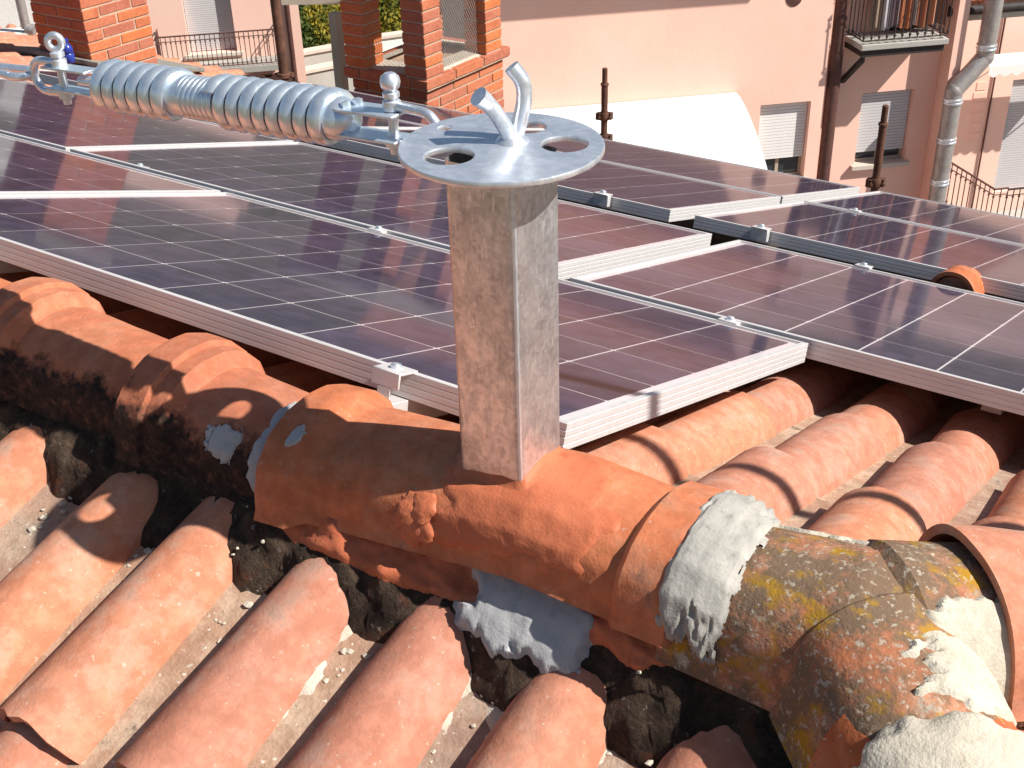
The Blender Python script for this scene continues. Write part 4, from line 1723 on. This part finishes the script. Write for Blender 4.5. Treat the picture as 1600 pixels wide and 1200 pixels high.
# little tiled roof over the neighbour's door, upper right
ORr = Vector((-4.52, 25.56, -7.90))
lz = lambda z: z - GZ
RH = local_root('right_house', ORr, 'pale pink house with outdoor stair and white awning at the right edge')
shw = (-.16, .95, lz(-9.35), lz(-6.85))
pierced_wall(-4.0, 4.5, 0, lz(-2.5), 0, .4, [shw]).build('wall', MAT['pink_pale'], RH, True, smooth=False)
window(RH, *shw, 0, shw[2] + .02, MAT['shutter'], .14, 'shuttered_door')
g = G()
g.tube([(-.62, -.03, 0), (-.62, -.03, lz(-4))], .02, 8)
g.build('cable_conduit', MAT['brown_pipe'], RH, True)
g = G()
for i in range(6):
    z = lz(-8.1) + i * .22
    g.box(-1.02 + .04 * (i % 2), -.70 - .03 * (i % 3), -.012, .0, z, z + .17)
g.build('exposed_bricks', MAT['pink'], RH, True, smooth=False)
g = G()
g.box(-4.0, 4.5, .42, 6, 0, lz(-2.5))
g.build('wall', MAT['pink_pale'], RH, True, smooth=False)
# awning with scalloped valance
aw = local_root('white_awning', ORr, 'white awning with scalloped edge at the right picture edge', 'awning')
g = G()
g.add([(-1.39, -.55, lz(-6.10)), (1.6, -.55, lz(-6.10)), (1.6, -1.0, lz(-6.20)), (-1.39, -1.0, lz(-6.20))], [(0, 1, 2, 3)])
g.add([(-1.39, -.55, lz(-6.11)), (1.6, -.55, lz(-6.11)), (1.6, -1.0, lz(-6.21)), (-1.39, -1.0, lz(-6.21))], [(3, 2, 1, 0)])
g.build('canvas', MAT['awning'], aw, True, smooth=False)
g = G()
for i in range(12):
    x_ = -1.39 + i * .249
    n_ = 8
    top_ = [(x_ + .249 * k / n_, -1.005, lz(-6.20)) for k in range(n_ + 1)]
    bt_ = [(x_ + .249 * k / n_, -1.005, lz(-6.20) - .15 - .07 * math.sin(math.pi * k / n_)) for k in range(n_ + 1)]
    g.add(top_ + bt_, [(k, k + 1, n_ + 2 + k, n_ + 1 + k) for k in range(n_)])
g.build('valance', MAT['awning'], aw, True, smooth=False)
g = G()
g.tube([(-1.30, -.03, lz(-6.9)), (-1.30, -.95, lz(-6.28))], .018, 8)
g.build('arm', MAT['galv'], aw, True)
g = G()
g.tube([(1.45, -.03, lz(-6.9)), (1.45, -.95, lz(-6.28))], .018, 8)
g.build('arm', MAT['galv'], aw, True)
# stair and landing with iron railing
st = local_root('outdoor_stair', ORr, 'outdoor stair and landing with iron railing at the lower right of the background', 'stair')
for i in range(8):
    g = G()
    g.box(-3.0 + .28 * i, -2.72 + .28 * i, -1.15, -.01, 0, lz(-8.55) - .178 * i)
    g.build('step', MAT['concrete'], st, True, smooth=False)
g = G()
g.box(-.75, 4.0, -1.15, -.01, lz(-10.0), lz(-9.80))
g.build('landing', MAT['concrete'], st, True, smooth=False)
railing(st, [(-2.75, -1.10, lz(-8.55)), (-1.78, -1.10, lz(-9.15)), (-.84, -1.10, lz(-9.74)), (-.53, -1.10, lz(-9.74))], .95, MAT['brown_pipe'], .13, .012, 'stair_railing')
railing(st, [(-.53, -1.10, lz(-9.78)), (.6, -1.10, lz(-9.78)), (1.6, -1.10, lz(-9.78))], .95, MAT['iron'], .13, .012, 'landing_railing')
# tiled porch roof
pr0 = local_root('tiled_porch', OM, 'small porch roof of orange tiles with dark gutter at the top right corner', 'porch roof')
zp = fz(-3.20)
xp = fs(1.62)
for i in range(22):
    g = G()
    x_ = xp + .12 + i * .115
    g.tube([(x_, .45, zp + .10), (x_, 1.9, zp + .80)], .060, 10)
    g.build('roof_tile', MAT['clay'], pr0, True)
g = G()
g.obox((xp + .05, .45, zp - .02), (2.6, 0, 0), (0, 1.5, .72), (0, 0, .05))
g.build('roof_board', MAT['wood'], pr0, True, smooth=False)
g = G()
g.tube([(xp + .02, .36, zp + .0), (xp + 2.7, .36, zp + .0)], .085, 12)
g.build('gutter', MAT['iron'], pr0, True)
g = G()
g.box(xp + .05, xp + 2.6, .42, 1.9, zp - .20, zp - .10)
g.build('fascia', MAT['sill'], pr0, True, smooth=False)
g = G()
g.box(xp - .16, xp + .12, .42, 1.4, zp - .12, zp + .42)
g.build('end_bracket', MAT['concrete'], pr0, True, smooth=False, bevel=.08)

# far left pink house
OL = Vector((-23.59, 21.28, -7.36))
LH = local_root('left_house', OL, 'peach house with grey shuttered door behind an iron balcony, upper left')
lw = (-.92, .30, lz(-7.72), lz(-5.3))
pierced_wall(-7, 2.02, 0, lz(-3), 0, .4, [lw]).build('wall', MAT['pink_pale'], LH, True, smooth=False)
window(LH, *lw, 0, lw[2] + .02, MAT['shutter'], .30, 'shuttered_door')
g = G()
g.box(-6.9, 1.9, .42, 6.5, 0, lz(-3))
g.build('wall', MAT['pink_pale'], LH, True, smooth=False)
g = G()
g.box(-1.05, .45, -.10, .3, lz(-7.80), lz(-7.722))
g.build('sill', MAT['sill'], LH, True, smooth=False)
g = G()
g.box(-1.7, 1.45, -.92, -.003, lz(-8.05), lz(-7.90))
g.build('balcony_slab', MAT['concrete'], LH, True, smooth=False)
railing(LH, [(-1.66, -.04, lz(-7.90)), (-1.66, -.88, lz(-7.90)), (1.40, -.88, lz(-7.90)), (1.40, -.04, lz(-7.90))], .90, MAT['brown_pipe'], .12, .011, 'balcony_railing')
g = G()
g.tube([(1.72, -.06, 0), (1.72, -.06, lz(-3.2))], .07, 12)
g.build('downpipe', MAT['brown_pipe'], LH, True)
g = G()
g.box(-1.2, 1.4, -.06, -.003, 0, lz(-8.4))
g.build('ground_floor_door', MAT['brown_pipe'], LH, True, smooth=False)

# white house corner at the extreme upper left
WH = empty('white_house', (-12.6, 7.9, GZ), 'white house corner with drainpipe at the top left corner', 'house', None, ROTZ)
g = G()
g.box(-4, .62, 0, 3, 0, -1.0 - GZ)
g.build('wall', MAT['white_wall'], WH, True, smooth=False)
g = G()
q = at(38, 0, 12) - Vector((-12.6, 7.9, GZ))
Mi = Matrix.Rotation(-TH, 3, 'Z')
qa = Mi @ (at(32, -30, 12) - Vector((-12.6, 7.9, GZ)))
qb = Mi @ (at(41, 44, 12) - Vector((-12.6, 7.9, GZ)))
g.tube([(qb.x, qb.y, qb.z + 1.2), (qb.x, qb.y, qb.z)], .045, 12)
g.tube([(qb.x, qb.y, qb.z), (qb.x + .08, qb.y - .02, qb.z - .02)], .055, 12)
g.build('drainpipe', MAT['grey_pipe'], WH, True)
g = G()
g.box(-4, qb.x + .05, qb.y - .05, qb.y + .2, qb.z - .10, qb.z - .035)
g.build('gutter_edge', MAT['white_wall'], WH, True, smooth=False)
g = G()
for i in range(14):
    x_ = qb.x + .06 - i * .14
    g.tube([(x_, qb.y - .12, qb.z - .20), (x_, qb.y + .4, qb.z - .09)], .06, 8)
g.build('tile_edge', MAT['clay'], WH, True)


# ------------------------------------------------------------------ garden between the houses
def shrub(c, h, r, mat, label, seed, n=2600, ls=.10):
    e = empty('garden_shrub', (c.x, c.y, GZ), label, 'shrub', 'shrubs in the garden between the houses')
    rg_ = random.Random(seed)
    lobes = [(Vector((rg_.gauss(0, .45) * r, rg_.gauss(0, .45) * r, h * rg_.uniform(.25, .85))), r * rg_.uniform(.35, .6)) for _ in range(9)]
    g = G()
    for i in range(n):
        lc, lr = rg_.choice(lobes)
        d = Vector((rg_.gauss(0, 1), rg_.gauss(0, 1), rg_.gauss(0, 1))).normalized()
        P = Vector((c.x, c.y, GZ)) + lc + d * lr * rg_.uniform(.55, 1.05)
        if P.z < GZ + .02:
            continue
        u = Vector((rg_.gauss(0, 1), rg_.gauss(0, 1), rg_.gauss(0, 1))).normalized()
        w = u.orthogonal().normalized()
        k = ls * rg_.uniform(.6, 1.4)
        g.add([P - u * k, P + w * k * .45, P + u * k, P - w * k * .45], [(0, 1, 2, 3)])
    g.build('crown', mat, e, smooth=False)
    g = G()
    for lc, lr in lobes[:5]:
        b = Vector((c.x, c.y, GZ))
        g.tube([b, b + Vector((lc.x * .3, lc.y * .3, lc.z * .5)), b + lc], [.05, .035, .012], 6)
    g.build('trunk', MAT['wood'], e)


def ground_at(px, py):
    d = fw + rt * ((px - 800) / 1900.13) - up * ((py - 600) / 1900.13)
    t = (GZ - CP.z) / d.z
    return CP + d * t


for i, (px_, py_, h, r, mt, lab) in enumerate((
        (478, 88, 2.2, 1.2, 'leaf', 'green garden shrub beside the corner of the peach house'),
        (497, 84, 2.0, 1.0, 'leaf_y', 'yellow-leaved shrub left of the open chimney'),
        (520, 82, 2.4, 1.2, 'leaf_y', 'yellow-green shrub close to the timber post'),
        (490, 52, 3.2, 2.2, 'leaf_d', 'dark shrub at the back of the garden on the left'),
        (600, 68, 2.0, 1.2, 'leaf', 'green shrub seen through the left side of the chimney opening'),
        (628, 66, 2.2, 1.2, 'leaf_y', 'yellow shrub seen through the right side of the chimney opening'),
        (615, 40, 3.6, 2.4, 'leaf_d', 'dark shrub deep in the garden seen through the chimney'),
        (550, 50, 3.4, 2.6, 'leaf', 'large green shrub mostly hidden behind the chimney pier'),
        (660, 55, 3.0, 2.2, 'leaf_d', 'dark shrub behind the middle chimney pier'))):
    shrub(ground_at(px_, py_ + 8), h, r, MAT[mt], lab, 40 + i, 2600 if h < 3 else 3400, .085 if h < 3 else .13)
# hedge far behind
hd = G()
rh = random.Random(2)
c0, c1_ = ground_at(380, 8), ground_at(760, 2)
for i in range(9000):
    f = rh.random()
    P = c0.lerp(c1_, f) + Vector((rh.gauss(0, .8), rh.gauss(0, .8), rh.uniform(0, 6 + 2 * nz((f * 9, 0, 0), 1, 3))))
    u = Vector((rh.gauss(0, 1), rh.gauss(0, 1), rh.gauss(0, 1))).normalized()
    w = u.orthogonal().normalized()
    k = .28 * rh.uniform(.6, 1.4)
    hd.add([P - u * k, P + w * k * .5, P + u * k, P - w * k * .5], [(0, 1, 2, 3)])
tag(hd.build('hedge', MAT['leaf_d'], smooth=False), 'tall dark green hedge closing the garden behind the shrubs', 'hedge', None, 'stuff')


def flat_wall(name, pa, pb, ztop, th, mat, label, cat, parts=1, z0=GZ):
    pa, pb = Vector(pa), Vector(pb)
    e = empty(name, (pa.x, pa.y, z0), label, cat)
    d = pb - pa
    d.z = 0
    nn_ = Vector((d.y, -d.x, 0)).normalized()
    g = G()
    g.obox((pa.x, pa.y, z0), d, -nn_ * th, (0, 0, ztop - z0))
    g.build('wall', mat, e, smooth=False)
    g = G()
    g.obox(Vector((pa.x, pa.y, ztop)) + nn_ * .06, d, -nn_ * (th + .12), (0, 0, .09))
    g.build('coping', MAT['sill'], e, smooth=False)


qa, qb = at(462, 88, 37), at(560, 80, 38)
flat_wall('garden_wall', qa, qb, qa.z, .3, MAT['concrete'], 'long pale concrete garden wall below the shrubs', 'wall')
qa, qb = at(462, 118, 34), at(556, 112, 35)
flat_wall('garden_wall', qa, qb, qa.z, .3, MAT['concrete'], 'lower concrete garden wall just above the spring', 'wall')
qa, qb = at(585, 62, 40), at(700, 60, 41)
flat_wall('garden_wall', qa, qb, qa.z, .3, MAT['white_wall'], 'pale wall seen through the chimney opening', 'wall')
# timber pergola
pg = empty('timber_pergola', (at(527, 80, 28).x, at(527, 80, 28).y, GZ), 'pale timber pergola post and beam left of the open chimney', 'pergola')
q = at(527, 60, 28)
g = G()
g.box(q.x - .11, q.x + .11, q.y - .11, q.y + .11, GZ, at(525, 14, 28).z)
g.build('post', MAT['wood'], pg, smooth=False)
qa, qb = at(440, 8, 28.0), at(560, 6, 28.2)
g = G()
d_ = qb - qa
g.obox(qa - Vector((0, 0, .0)), d_, Vector((-d_.y, d_.x, 0)).normalized() * .18, (0, 0, .24))
g.build('beam', MAT['wood'], pg, smooth=False)
